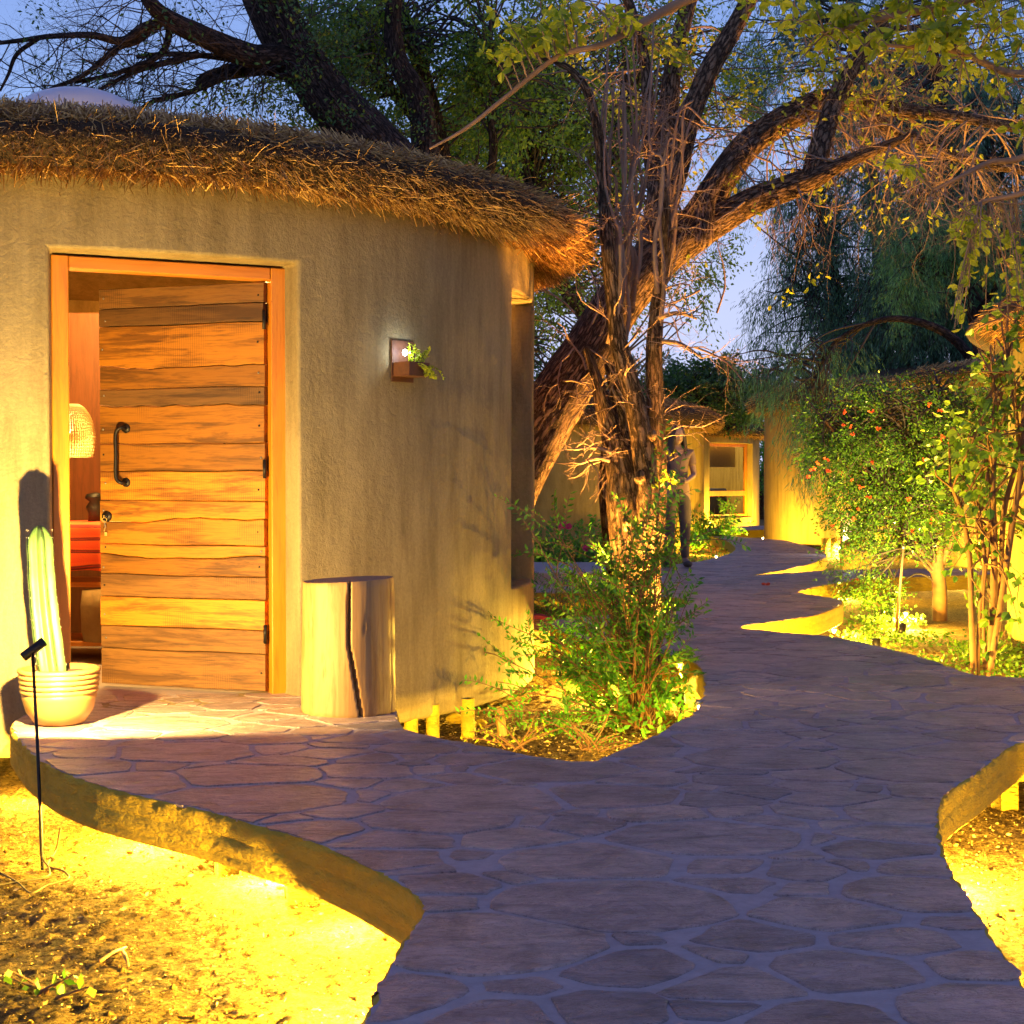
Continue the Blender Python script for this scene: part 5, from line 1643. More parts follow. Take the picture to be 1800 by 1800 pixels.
leafy_tree('leafy_tree', 'thin-leaved tree behind the tangle of grey stems, centre', 1050, 19.0,
           [[(1130, 1100, 14, 0), (1110, 800, 13, 0), (1080, 640, 13, 0), (960, 450, 12, 0), (930, 280, 12, 0), (900, 100, 9, 0)], [(1085, 650, 10, 0), (1070, 450, 9, 0), (1100, 250, 8, 0), (1120, 60, 7, 0)], [(960, 450, 9, 0), (850, 380, 7, 0), (760, 300, 5, 0)]],
           [(940, 300, 19, 210, 150, 1.6, 420), (1080, 130, 19, 200, 170, 1.6, 360), (1020, 480, 19.5, 130, 120, 1.2, 150), (1260, 160, 20, 130, 150, 1.4, 80), (800, 260, 19, 100, 60, 1.0, 90), (1210, 470, 20.5, 80, 90, 1.0, 60)],
           M['leaf_mid'], 0.060, 0.5, 32, per=32, clump=0.24, hole=-0.05, hole_s=1.1, conn=0.5)
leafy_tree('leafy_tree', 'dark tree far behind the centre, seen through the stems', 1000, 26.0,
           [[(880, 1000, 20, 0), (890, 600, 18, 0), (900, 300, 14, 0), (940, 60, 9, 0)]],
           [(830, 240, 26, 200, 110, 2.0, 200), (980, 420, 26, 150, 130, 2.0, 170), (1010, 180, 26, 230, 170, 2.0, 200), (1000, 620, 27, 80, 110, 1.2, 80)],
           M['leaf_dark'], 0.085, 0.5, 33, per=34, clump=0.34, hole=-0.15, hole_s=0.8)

# --- feathery drooping trees at the right
def feather_tree(label, base_px, D, trunk, regions, seed, **kw):
    kw.setdefault('hole', -0.16)
    return leafy_tree('feathery_tree', label, base_px, D, trunk, regions, M['leaf_feather'], 0.115, 0.13, seed, per=90, clump=0.42, droop=1.1, stretch=1.5, hole_s=0.45, conn=0.3, **kw)
feather_tree('blue-green drooping tree behind the glowing hut, right of the sky gap', 1480, 32.0,
             [[(1500, 950, 16, 0), (1495, 700, 14, 0), (1470, 520, 12, 0), (1450, 400, 10, 0), (1430, 300, 7, 0)], [(1490, 660, 9, 0), (1560, 560, 7, 0), (1600, 500, 5, 0)], [(1480, 560, 7, 0), (1400, 500, 5, 0)]],
             [(1480, 420, 32, 120, 160, 1.8, 300), (1400, 570, 31, 80, 110, 1.4, 90), (1520, 580, 32, 110, 120, 1.6, 230), (1370, 380, 32, 110, 110, 1.4, 120)], 41)
feather_tree('dense dark drooping tree above the right-hand huts', 1650, 29.0,
             [[(1700, 900, 20, 0), (1690, 650, 18, 0), (1670, 450, 15, 0), (1660, 250, 11, 0), (1640, 80, 8, 0)], [(1690, 600, 10, 0), (1600, 500, 8, 0), (1560, 430, 6, 0)], [(1670, 420, 10, 0), (1760, 300, 8, 0), (1830, 220, 6, 0)]],
             [(1640, 440, 29, 170, 150, 2.0, 560), (1740, 300, 29, 160, 200, 2.0, 460), (1620, 600, 29, 150, 90, 1.6, 360), (1600, 220, 30, 170, 130, 1.8, 300), (1770, 560, 29, 110, 120, 1.6, 240)], 42, hole=-0.22)
feather_tree('tall drooping tree filling the sky behind the big right limbs', 1500, 38.0,
             [[(1560, 900, 18, 0), (1550, 500, 14, 0), (1520, 200, 10, 0), (1500, 0, 8, 0)]],
             [(1480, 130, 38, 200, 190, 2.5, 320), (1680, 80, 38, 200, 140, 2.5, 320), (1360, 60, 38, 110, 120, 2.0, 110)], 43)
leafy_tree('feathery_tree', 'feathery tree with green-lit leaf colour over the right-hand huts, before the dark one', 1720, 25.0, [[(1740, 950, 12, 0), (1730, 700, 10, 0), (1700, 520, 8, 0), (1640, 430, 5, 0)], [(1710, 560, 6, 0), (1770, 480, 4, 0)]],
           [(1620, 405, 25, 80, 55, 1.0, 110), (1690, 450, 25, 90, 50, 1.0, 110), (1590, 500, 25, 50, 40, .8, 40), (1760, 400, 25, 60, 60, 1.0, 60)],
           leafmat('green_lit_feather_leaf', (0.05, 0.16, 0.06), (0.16, 0.38, 0.14), None, 0.25), 0.10, 0.13, 45, per=80, clump=0.30, droop=0.9, stretch=1.4, hole=-.3, conn=0.5)  # light on this cluster is put into a brighter green leaf colour
# a branch of it hanging before the hut wall
leafy_tree('weeping_branch_tree', 'feathery branch hanging low before the glowing hut wall', 1560, 21.0,
           [[(1760, 1010, 12, 1.5), (1750, 800, 11, 1.0), (1700, 620, 9, 0), (1580, 560, 6, 0), (1470, 600, 4, 0), (1430, 680, 2, 0)]],
           [(1432, 760, 21, 30, 70, .35, 40), (1395, 680, 21.2, 50, 50, .5, 16), (1440, 630, 21, 80, 50, .6, 30), (1330, 630, 21.5, 60, 50, .5, 12)],
           M['leaf_feather'], 0.12, 0.07, 44, per=60, clump=0.26, droop=1.3, stretch=1.5, hole=-1, conn=0.5)

# --- far trees between the huts
leafy_tree('round_tree', 'dark rounded tree behind the straw roof, centre right', 1200, 40.0,
           [[(1180, 950, 10, 0), (1190, 800, 9, 0), (1220, 700, 7, 0)]],
           [(1230, 680, 40, 70, 42, 1.5, 170), (1300, 700, 40, 50, 40, 1.2, 110), (1160, 700, 40, 50, 30, 1.2, 80)], M['leaf_dark'], 0.12, 0.5, 51, per=34, clump=0.36, hole=-0.6)
for k, (px, w, lab) in enumerate(((1160, 90, 'pale hazy tree on the horizon beside the big trunk'), (1290, 110, 'pale hazy tree on the horizon in the gap of bright sky'), (1430, 110, 'pale hazy tree on the horizon behind the drooping foliage'), (1000, 120, 'pale hazy tree on the horizon left of the trunks'))):
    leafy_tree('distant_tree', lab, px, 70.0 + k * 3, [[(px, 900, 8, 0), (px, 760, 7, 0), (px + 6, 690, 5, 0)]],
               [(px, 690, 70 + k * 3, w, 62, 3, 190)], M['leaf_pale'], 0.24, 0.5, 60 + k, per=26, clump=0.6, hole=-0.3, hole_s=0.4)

leafy_tree('round_shrub', 'green shrub filling the slot between the two glowing huts', 1338, 50.0, [[(1338, 930, 5, 0), (1338, 850, 4, 0)]],
           [(1338, 850, 50, 26, 90, 1.0, 90)], M['leaf_mid2'], 0.12, 0.5, 58, per=40, clump=0.3, hole=-1)
# --- red-flowered bush
tF = thing('flowering_bush', 'tall glossy bush with small orange-red flowers right of the path', 'bush', G(1650, 1085, GZ))
mF = MB(); DF = 14.4
aF = []
for pts in ([(1652, 1100, 13, DF), (1652, 1040, 12, DF), (1648, 1000, 12, DF), (1650, 960, 8, DF), (1640, 880, 6, DF), (1600, 780, 5, DF), (1560, 720, 3, DF)],
            [(1650, 1010, 8, DF), (1625, 985, 6, DF), (1605, 940, 5, DF), (1570, 880, 4, DF), (1500, 800, 3, DF), (1450, 740, 2, DF)],
            [(1650, 1000, 7, DF), (1680, 930, 5, DF), (1700, 830, 4, DF), (1710, 740, 3, DF)],
            [(1648, 960, 6, DF), (1655, 850, 4, DF), (1640, 760, 3, DF), (1650, 680, 2, DF)]):
    C, rr = limb(mF, pts, 10, 0.08, 6); aF += C[8:]
local(mF, tF).build('stem', M['stem'], tF)
crown(tF, 'foliage', [(1560, 800, DF, 130, 130, .65, 400), (1480, 770, DF, 70, 90, .45, 130), (1520, 1000, DF - .2, 60, 80, .35, 90), (1690, 800, DF, 110, 150, .6, 330), (1590, 930, DF, 90, 90, .5, 150), (1630, 722, DF + .2, 110, 34, .5, 110), (1490, 900, DF, 50, 60, .35, 50)],
      M['leaf_gloss'], 0.036, 0.42, 71, per=40, clump=0.15, droop=0.25, twig_mat=M['twig_dark'], anchors=aF, hole=-0.22, hole_s=2.2, conn=0.35)
fl_ = MB(); rg = np.random.default_rng(9)
for k in range(30):
    c = P(1550 + RS.uniform(-130, 130), 800 + RS.uniform(-110, 150), DF - .62 + RS.random() * .15)
    m = 6
    leafcloud(fl_, np.array(c)[None] + rg.normal(0, 0.006, (m, 3)), rg.normal(0, 1, (m, 3)), 0.024 * rg.uniform(0.7, 1.4, m), 0.9, rg, True)
fl_.build('flowers', M['petal_red'], tF, smooth=False, kind='stuff')
for ch in tF.children:
    if ch.name.split('.')[0] in ('foliage', 'twigs', 'flowers'): ch.data.transform(tF.matrix_basis.inverted())

# --- broad-leaved shrub, right edge
tE = thing('broad_leaved_shrub', 'tall shrub with bare brown stems and round green leaves at the right edge', 'shrub', G(1715, 1190, GZ))
mE = MB(); DE = 10.35
aE = []
for pts in ([(1712, 1200, 6, DE), (1708, 1080, 5.5, DE), (1704, 980, 5, DE + .1), (1690, 900, 4, DE + .1), (1670, 850, 3, DE)],
            [(1718, 1195, 4, DE), (1722, 1080, 3.5, DE), (1730, 990, 3, DE), (1722, 900, 2.5, DE)],
            [(1736, 1195, 7, DE), (1745, 1080, 7, DE), (1748, 960, 6, DE), (1745, 850, 5, DE), (1752, 740, 4, DE), (1740, 640, 3, DE)],
            [(1738, 1195, 6, DE - .1), (1760, 1060, 6, DE - .1), (1775, 950, 6, DE - .1), (1795, 820, 5, DE - .1), (1800, 700, 4, DE - .1)],
            [(1740, 1190, 5, DE + .1), (1757, 1050, 5, DE + .1), (1765, 900, 5, DE + .1), (1790, 780, 4, DE + .1), (1770, 600, 3, DE), (1780, 480, 2, DE)],
            [(1732, 1190, 4, DE), (1728, 1050, 4, DE), (1740, 930, 3, DE), (1735, 830, 3, DE)]):
    C, rr = limb(mE, pts, 8, 0.05, 6); aE += C[12:]
local(mE, tE).build('stem', M['stem'], tE)
crown(tE, 'foliage', [(1740, 800, DE, 75, 80, .45, 46), (1770, 660, DE, 40, 70, .4, 24), (1780, 520, DE, 30, 80, .4, 12), (1730, 960, DE, 60, 90, .35, 24), (1780, 1060, DE - .1, 22, 110, .25, 8)],
      M['leaf_round'], 0.066, 0.82, 72, per=8, clump=0.16, droop=0.35, twig_mat=M['stem'], anchors=aE, hole=-0.6, conn=0.7, full=True)
for ch in tE.children:
    if ch.name.split('.')[0] in ('foliage', 'twigs'): ch.data.transform(tE.matrix_basis.inverted())

# --- tree whose branches hang into the picture from the right, above the path
tO = thing('overhanging_tree', 'tree beyond the right edge whose yellow-leaved branches hang across the top', 'tree', (4.1, 7.6, GZ))
mO = MB()
def wl_(pts): return [Vector(p) for p in pts]
C = catmull(wl_([(4.1, 7.6, GZ - .1), (4.0, 7.6, 1.2), (3.8, 7.6, 2.6), (3.4, 7.5, 3.6), (3.0, 7.4, 4.2)]), 8)
tube(mO, C, np.linspace(0.17, 0.09, len(C)), 18, 0.1)
DO = 7.2
O_l = [limb(mO, pts, 8, 0.06, 7, seed=k) for k, pts in enumerate((
    [(1990, -260, 22, 7.4), (1700, -160, 15, 7.3), (1400, -60, 11, 7.2), (1230, -10, 9, 7.1), (1130, 40, 7, 7.0), (1060, 78, 6, 6.9), (980, 100, 5, 6.9), (890, 170, 4, 6.9), (820, 225, 3.5, 6.9), (755, 262, 2, 6.9)],
    [(1990, -260, 18, 7.4), (1840, -60, 10, 7.4), (1700, 0, 8, 7.3), (1560, 30, 6, 7.2), (1450, 60, 4, 7.1)],
    [(1990, -150, 18, 7.4), (1880, 80, 9, 7.4), (1790, 130, 7, 7.3), (1680, 90, 5, 7.2), (1560, 80, 3, 7.2)],
    [(1990, -100, 16, 7.4), (1900, 200, 8, 7.2), (1800, 275, 6, 7.1), (1740, 285, 5, 7.1), (1690, 310, 4, 7.0), (1640, 335, 3, 7.0)],
    [(1980, -60, 14, 7.4), (1900, 280, 7, 7.0), (1810, 335, 5, 6.9), (1725, 355, 4, 6.9)]))]
local(mO, tO).build('trunk', simple('tan_bark', (0.36, 0.21, 0.11), (0.24, 0.13, 0.07), 14, 0.85, 0.3, 60), tO)
lf = MB(); tw = MB(); rg = np.random.default_rng(12)
def sprays(region, n, D, size, per):
    for _ in range(n):
        c = P(region[0] + RS.uniform(-1, 1) * region[2], region[1] + RS.uniform(-1, 1) * region[3], D + RS.uniform(-.25, .25))
        near = min((q for CC, _ in O_l for q in CC), key=lambda q: (q - c).length)
        pts = catmull([near, near.lerp(c, 0.5) + Vector((0, 0, 0.04)), c], 4)
        tube(tw, pts, np.linspace(0.005, 0.0018, len(pts)), 4, cap=False)
        for k in range(per):
            q = pts[RS.randint(3, len(pts) - 1)]
            d = Vector((RS.uniform(-1, 1), RS.uniform(-1, 1), RS.uniform(-1.1, .5)))
            leaf1(lf, q + d * 0.01, d.normalized(), size * RS.uniform(0.7, 1.3), 0.58, RS)
sprays((940, 45, 90, 55), 26, 6.9, 0.055, 9)
sprays((1060, 30, 60, 40), 10, 7.0, 0.055, 7)
sprays((1360, 30, 60, 40), 12, 7.1, 0.055, 8)
sprays((1530, 45, 150, 55), 42, 7.2, 0.06, 9)
sprays((1720, 60, 90, 70), 30, 7.2, 0.06, 9)
sprays((1760, 170, 50, 60), 8, 7.1, 0.055, 7)
sprays((1560, 300, 30, 20), 5, 7.0, 0.05, 7)
sprays((1700, 420, 30, 25), 7, 7.0, 0.05, 8)
sprays((1690, 530, 25, 60), 12, 7.0, 0.045, 8)
sprays((1765, 520, 40, 50), 10, 7.0, 0.045, 8)
local(lf, tO).build('leaves', M['leaf_yel'], tO, smooth=False, kind='stuff')
def d_dn(r): return Vector((r.uniform(-0.7, 0.7), r.uniform(-0.5, 0.5), r.uniform(-1.0, 0.1)))
for (C, rr), n in zip(O_l[1:], (12, 12, 12, 8)):
    spawn_twigs(tw, C, rr, n, RS, 0.34, 0.005, 3, 0.06, d_dn, None, 3, 0.35)
local(tw, tO).build('twigs', M['twig'], tO, kind='stuff')

# --- plants in the soil bays
def bush(name, label, cat, base, sprays_, mat, leaf, asp, seed, L, droop=0.25, per=26, spread=1.0, stem='stem', up=1.0, sub=2):
    """arching stems with paired leaflets"""
    t = thing(name, label, cat, base)
    rs = random.Random(seed); rg = np.random.default_rng(seed)
    st = MB(); lf = MB()
    def frond(p, d, L_, r, lev):
        n = 7; pts = [p]; q = d.normalized()
        for s in range(n):
            q = (q + Vector((rs.uniform(-.16, .16), rs.uniform(-.16, .16), rs.uniform(-.1, .1) - droop * 0.16))).normalized()
            pts.append(pts[-1] + q * (L_ / n))
        tube(st, pts, np.linspace(r, r * 0.3, n + 1), 4, cap=False)
        A = np.array([tuple(x) for x in pts])
        if lev > 0:
            for k in range(sub + 3):
                j = rs.randint(2, n)
                frond(pts[j], (pts[j] - pts[j - 1]).normalized() + Vector((rs.uniform(-1, 1), rs.uniform(-1, 1), rs.uniform(-.6, .6))) * 0.9, L_ * rs.uniform(0.25, 0.5), r * 0.55, lev - 1)
        else:
            m = per
            tt = np.linspace(0.15, 1.0, m)
            pos = np.stack([np.interp(tt * n, range(n + 1), A[:, i]) for i in range(3)], 1)
            dirv = A[-1] - A[0]; dirv /= np.linalg.norm(dirv)
            sd = np.cross(dirv, rg.normal(0, 1, 3)); sd /= np.linalg.norm(sd)
            s_ = np.where(np.arange(m) % 2 == 0, 1.0, -1.0)[:, None]
            dd = dirv[None] * 0.6 + sd[None] * s_ + rg.normal(0, 0.25, (m, 3))
            leafcloud(lf, pos, dd, leaf * rg.uniform(0.7, 1.25, m), asp, rg)
    for (n, dx, dz, dy, Lm) in sprays_:
        for _ in range(n):
            d = Vector((dx + rs.uniform(-.35, .35) * spread, dy + rs.uniform(-.6, .6) * spread, dz + rs.uniform(-.25, .25)))
            frond(Vector((rs.uniform(-.05, .05), rs.uniform(-.05, .05), 0)), d, L * Lm * rs.uniform(0.7, 1.15), 0.006, sub - 1)
    st.build('stems', M[stem], t, kind='stuff'); lf.build('leaves', mat, t, smooth=False, kind='stuff')
    return t
bush('feathery_bush', 'airy bush with fine paired leaflets in the soil bay beside the near hut', 'bush', G(1126, 1272, GZ) + Vector((0, -.15, 0)),
     [(9, -0.7, 0.95, -.1, 0.8), (14, -0.25, 1.2, -.1, 0.9), (22, 0.05, 1.3, -.1, 1.0), (8, 0.15, 1.0, -.1, 0.7), (14, -0.4, 0.35, -.1, 0.45), (4, 0.2, 0.5, -.1, 0.3), (4, -1.1, 0.6, 0, 0.85)],
     M['leaf_mid2'], 0.040, 0.38, 81, 1.12, 0.3, 24, spread=.8)
bush('flower_shrub', 'green shrub with pink hollyhock flowers behind the near hut corner', 'bush', Vector((0.75, 17.6, GZ)),
     [(14, -0.6, 1.0, 0, 1.0), (14, 0.3, 1.0, 0, 1.0), (8, -1.0, .5, 0, 1.0), (8, 1.0, .5, 0, 1.0)], M['leaf_mid2'], 0.06, 0.5, 82, 0.8, 0.2, 16)
bush('flower_shrub', 'leafy green shrub between the step and the thick trunk', 'bush', Vector((1.35, 17.4, GZ)),
     [(14, -0.6, 0.8, 0, 1.0), (14, 0.3, 0.8, 0, 1.0), (8, -1.0, .4, 0, 1.0), (8, 1.0, .4, 0, 1.0)], M['leaf_mid2'], 0.06, 0.5, 83, 0.62, 0.2, 16)
bush('low_shrub', 'small yellow-lit shrub at the foot of the olive hut', 'bush', G(1252, 975, GZ) * 1.0,
     [(16, -0.5, 0.9, 0, 1.0), (16, 0.5, 0.9, 0, 1.0), (10, 0, 1.1, 0, 1.0)], M['leaf_mid2'], 0.06, 0.5, 84, 0.75, 0.2, 14)
bush('low_shrub', 'low feathery plant at the far side of the soil bay behind the slab lobe', 'bush', Vector((0.55, 12.2, GZ)),
     [(12, -0.7, 0.7, 0, 1.0), (12, 0.5, 0.7, 0, 1.0), (8, 0, 1.0, 0, 1.0)], M['leaf_mid2'], 0.03, 0.3, 85, 0.55, 0.2, 22)
bush('low_shrub', 'low feathery plant right beside the woven basket', 'bush', Vector((0.25, 12.6, GZ)),
     [(10, -0.5, 0.7, 0, 1.0), (10, 0.5, 0.7, 0, 1.0)], M['leaf_mid2'], 0.03, 0.3, 86, 0.5, 0.2, 22)
bush('seedling', 'small leafy sprig sprouting at the near edge of the soil bay', 'plant', G(905, 1316, -.28),
     [(5, -0.5, 0.6, 0, 1.0), (6, 0.5, 0.6, 0, 1.0)], M['leaf_yel'], 0.03, 0.5, 87, 0.26, 0.3, 9, sub=1)
bush('seedling', 'small green sprig at the right corner of the soil bay', 'plant', G(1040, 1318, -.28),
     [(8, -0.5, 0.6, 0, 1.0), (8, 0.8, 0.6, 0, 1.0)], M['leaf_mid2'], 0.02, 0.4, 88, 0.24, 0.3, 12, sub=1)
bush('seedling', 'tiny green seedling on the lit soil at lower left', 'plant', G(85, 1745, GZ + .01),
     [(2, -0.6, 0.5, 0, 1.0), (3, 0.7, 0.5, 0, 1.0)], M['leaf_round'], 0.035, 0.8, 89, 0.11, 0.3, 4, sub=1)
# pink flowers
for k, (px, py, lab) in enumerate(((992, 925, 'upper pink hollyhock blossoms above the shrub'), (1036, 963, 'lower pink hollyhock blossoms nearer the trunk'))):
    c = P(px, py, 17.1)
    t = thing('blossom', lab, 'flower', c)
    for q in range(3):
        mb = MB(); o_ = Vector((q * 0.045 - 0.04, 0, 0.02 * (q % 2)))
        lathe(mb, [(0.004, -0.004), (0.02, -0.012), (0.033, -0.018), (0.040, -0.014)], sides=15, fn=lambda V, a: V + np.stack([0 * V[..., 0], 0 * V[..., 0], 0.004 * np.sin(a * 5)[None] * np.ones_like(V[..., 0])], -1))
        o = mb.build('flower_head', M['petal_pink'], t); o.location = o_; o.rotation_euler = (1.3, 0.2 * q - .2, 0)
# ground cover in the right-hand soil strip
rg = np.random.default_rng(14)
lf = MB()
n = 5200
X = rg.uniform(2.2, 6.0, n); Y = rg.uniform(9.0, 14.0, n)
keep = np.array([(not pip(x, y, [(p.x, p.y) for p in edge[::6]])) and mnoise.noise(Vector((x * 1.5, y * 1.5, 2))) > (-0.05 if y < 11.2 else 0.15) and (x - c6.x) ** 2 + (y - c6.y) ** 2 > 9.8 for x, y in zip(X, Y)])
X, Y = X[keep], Y[keep]
for r_ in range(6):
    m = len(X)
    pos = np.stack([X + rg.normal(0, .05, m), Y + rg.normal(0, .05, m), GZ + 0.01 + rg.uniform(0, .10, m)], 1)
    leafcloud(lf, pos, rg.normal(0, 1, (m, 3)) * np.array([1, 1, .5]) + np.array([0, 0, .5]), 0.035 * rg.uniform(.6, 1.4, m), 0.6, rg)
o = lf.build('ground_cover', M['leaf_round'], smooth=False, kind='stuff'); o['label'] = 'low leafy ground cover on the lit soil strip at right'; o['category'] = 'ground cover'
lf = MB()
for cx, cy, sx, sy, k in ((0.45, 11.9, 0.55, 0.4, 500), (1.0, 17.2, 1.3, 0.5, 1500), (3.1, 24.0, 0.8, 2.0, 800), (0.95, 8.0, .35, .3, 260)):
    pos = np.stack([rg.normal(cx, sx * .6, k), rg.normal(cy, sy * .6, k), GZ + rg.uniform(0, .22, k)], 1)
    leafcloud(lf, pos, rg.normal(0, 1, (k, 3)) + np.array([0, 0, .6]), 0.05 * rg.uniform(.6, 1.4, k), 0.45, rg)
o = lf.build('garden_plants', M['leaf_mid2'], smooth=False, kind='stuff'); o['label'] = 'loose green undergrowth between the trees and huts'; o['category'] = 'undergrowth'

# --- litter on the soil
def litter():
    rg = np.random.default_rng(20)
    mb = MB()
    for (x0, x1, y0, y1, n, s) in ((-2.6, 0.2, 3.2, 6.4, 20000, 0.0065), (0.9, 2.6, 3.6, 6.8, 9000, 0.0075), (-0.8, 1.4, 6.3, 8.9, 7000, 0.014), (2.0, 5.0, 8.8, 12, 5000, 0.016)):
        X = rg.uniform(x0, x1, n); Y = rg.uniform(y0, y1, n)
        Z = np.array([GZ + 0.03 * mnoise.noise(Vector((x * 1.3, y * 1.3, 0))) + 0.006 * mnoise.noise(Vector((x * 6, y * 6, 3))) for x, y in zip(X, Y)]) + rg.uniform(-0.002, 0.012, n)
        a = rg.uniform(0, 2 * pi, n)
        D = np.stack([np.cos(a), np.sin(a), rg.normal(0, 0.35, n)], 1)
        L = s * rg.uniform(0.4, 1.6, n) * np.where(rg.random(n) < 0.08, 2.6, 1)
        leafcloud(mb, np.stack([X, Y, Z], 1), D, L, 0.45, rg)
    o = mb.build('mulch', M['mulch'], smooth=False, kind='stuff'); o['label'] = 'scattered wood chips and dry bits over the garden soil'; o['category'] = 'mulch'
    # clods and pebbles
    mb = MB(); rs = random.Random(3)
    for (x0, x1, y0, y1, n) in ((-2.4, 0.2, 3.2, 6.2, 1500), (0.9, 2.4, 3.6, 6.6, 500), (-0.8, 1.4, 6.4, 8.8, 500)):
        for _ in range(n):
            x, y = rs.uniform(x0, x1), rs.uniform(y0, y1); r = 0.004 * (1 + 2.2 * rs.random() ** 4)
            z = GZ + 0.03 * mnoise.noise(Vector((x * 1.3, y * 1.3, 0))) + 0.006 * mnoise.noise(Vector((x * 6, y * 6, 3))) + r * 0.3
            V = [(x + r * a * rs.uniform(.7, 1.3), y + r * b * rs.uniform(.7, 1.3), z + r * c * rs.uniform(.6, 1)) for a, b, c in ((1, 0, 0), (-1, 0, 0), (0, 1, 0), (0, -1, 0), (0, 0, 1), (0, 0, -1))]
            mb.add(V, [(0, 2, 4), (2, 1, 4), (1, 3, 4), (3, 0, 4), (2, 0, 5), (1, 2, 5), (3, 1, 5), (0, 3, 5)])
    o = mb.build('clods', M['soil'], smooth=True, kind='stuff'); o['label'] = 'small clods and pebbles on the soil'; o['category'] = 'pebbles'
litter()
# sticks lying on the soil
for k, (a, b_, lab) in enumerate((((175, 1690), (222, 1665), 'pale split stick lying on the lit soil, lower left'), ((216, 1672), (226, 1698), 'short pale stick crossing the end of the longer one'))):
    A, B = G(a[0], a[1], GZ + .012), G(b_[0], b_[1], GZ + .012)
    mb = MB(); tube(mb, [Vector((0, 0, 0)), (B - A) * .5 + Vector((0, 0, .004)), B - A], [.006, .006, .004], 6)
    o = mb.build('stick', M['log']); o.location = A; tag(o, lab, 'stick')
# cable of the stake light
mb = MB()
cb = stake.location
def gz(x, y): return GZ + 0.012 + 0.03 * mnoise.noise(Vector((x * 1.3, y * 1.3, 0))) + 0.006 * mnoise.noise(Vector((x * 6, y * 6, 3)))
cpts = [P(70, 1440, 5.49), P(72, 1500, 5.44)]
for (px, py) in ((86, 1535), (80, 1552), (20, 1562), (-60, 1570)): 
    g = G(px, py, GZ); cpts.append(Vector((g.x, g.y, gz(g.x, g.y))))
tube(mb, [p - cb for p in catmull(cpts, 6)], [.0035] * (len(catmull(cpts, 6))), 6)
cpts = [P(106, 1455, 5.3)]
for (px, py) in ((98, 1500), (84, 1530), (112, 1540), (120, 1556), (85, 1566), (55, 1580), (30, 1560), (-10, 1540), (-50, 1535)):
    g = G(px, py, GZ); cpts.append(Vector((g.x, g.y, gz(g.x, g.y))))
tube(mb, [p - cb for p in catmull(cpts, 6)], [.0035] * (len(catmull(cpts, 6))), 6)
o = mb.build('cable', M['cable'], stake)

# bay odds and ends: wooden stake, rocks, supports under the hut wall
p = G(884, 1296, GZ)
mb = MB(); box(mb, (0, 0, 0.05), (0.045, 0.03, 0.22), bev=.003)
o = mb.build('wooden_peg', M['log'], smooth=False); o.location = p; o.rotation_euler = (0, -0.15, 0.4); tag(o, 'short leaning wooden peg in the soil bay before the hut wall', 'peg')
rs = random.Random(6)
for k, (px, py, r, lab) in enumerate(((800, 1272, .055, 'yellow-lit rock under the hut wall, largest of three'), (824, 1280, .045, 'round rock in the bay, middle of three beneath the hut wall'), (845, 1276, .035, 'small rock in the bay, rightmost of three beneath the hut wall'))):
    mb = MB(); blob(mb, (0, 0, 0), (r, r * .8, r * .7), 14, 9)
    v_ = mb.v[0]
    for q in range(len(v_)):
        v_[q] *= 1 + 0.35 * mnoise.noise(Vector(v_[q]) * (1 / r) + Vector((k * 5, 0, 0)))
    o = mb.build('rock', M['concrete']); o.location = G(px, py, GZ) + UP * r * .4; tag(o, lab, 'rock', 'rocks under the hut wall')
for k, (px, py, lab) in enumerate(((722, 1290, 'pale support post under the hut wall, left one'), (760, 1290, 'pale support post under the hut wall, middle one'), (822, 1262, 'pale support post under the hut wall, right one'))):
    D_ = (7.65, 7.75, 7.95)[k]; x = (px - 900) / F * D_
    mb = MB(); lathe(mb, [(0.036, 0), (0.036, 0.26)], sides=14)
    o = mb.build('support_post', M['concrete']); o.location = (x, D_, GZ - .05); tag(o, lab, 'post', 'posts under the near hut')

# basket behind the hut corner
t = thing('woven_basket', 'round woven basket behind the near hut corner', 'basket', (0.19, 11.6, GZ))
mb = MB()
for k in range(16):
    z = 0.02 + k * 0.018; r = 0.09 + 0.05 * sin(pi * (k + 3) / 20)
    tube(mb, [Vector((r * cos(a), r * sin(a), z)) for a in np.linspace(0, 2 * pi, 29)], [.0105] * 29, 5, cap=False)
mb.build('coil', bpy.data.materials['wicker'], t)
mb = MB(); lathe(mb, [(0.001, .33), (.06, .325), (.13, .30)], sides=24); mb.build('lid', M['throw'], t)

# irrigation riser and valve cylinder in the right bed
a = G(1575, 1110, GZ)
t = thing('riser_pipe', 'thin brown riser pipe standing before the red-flowered bush', 'pipe', a)
b_ = P(1588, 965, a.y) - a
mb = MB(); tube(mb, [Vector((0, 0, -.05)), b_ * .5, b_], [.013, .012, .012], 10); mb.build('pipe', M['stem'], t)
mb = MB(); tube(mb, [b_, b_ + Vector((0, 0, .03))], [.016, .013], 10); mb.build('cap', M['steel'], t)
a = G(1571, 1095, GZ)
t = thing('bollard_lamp', 'squat grey cylinder bollard lamp standing beside the thin riser pipe', 'lamp', a)
mb = MB(); lathe(mb, [(.001, 0), (.042, 0), (.044, .02), (.044, .19), (.040, .2), (.001, .2)], sides=24); mb.build('body', M['steel'], t)
mb = MB(); lathe(mb, [(.012, .2), (.012, .24), (.03, .25), (.034, .30), (.001, .31)], sides=20); mb.build('head', M['iron'], t)
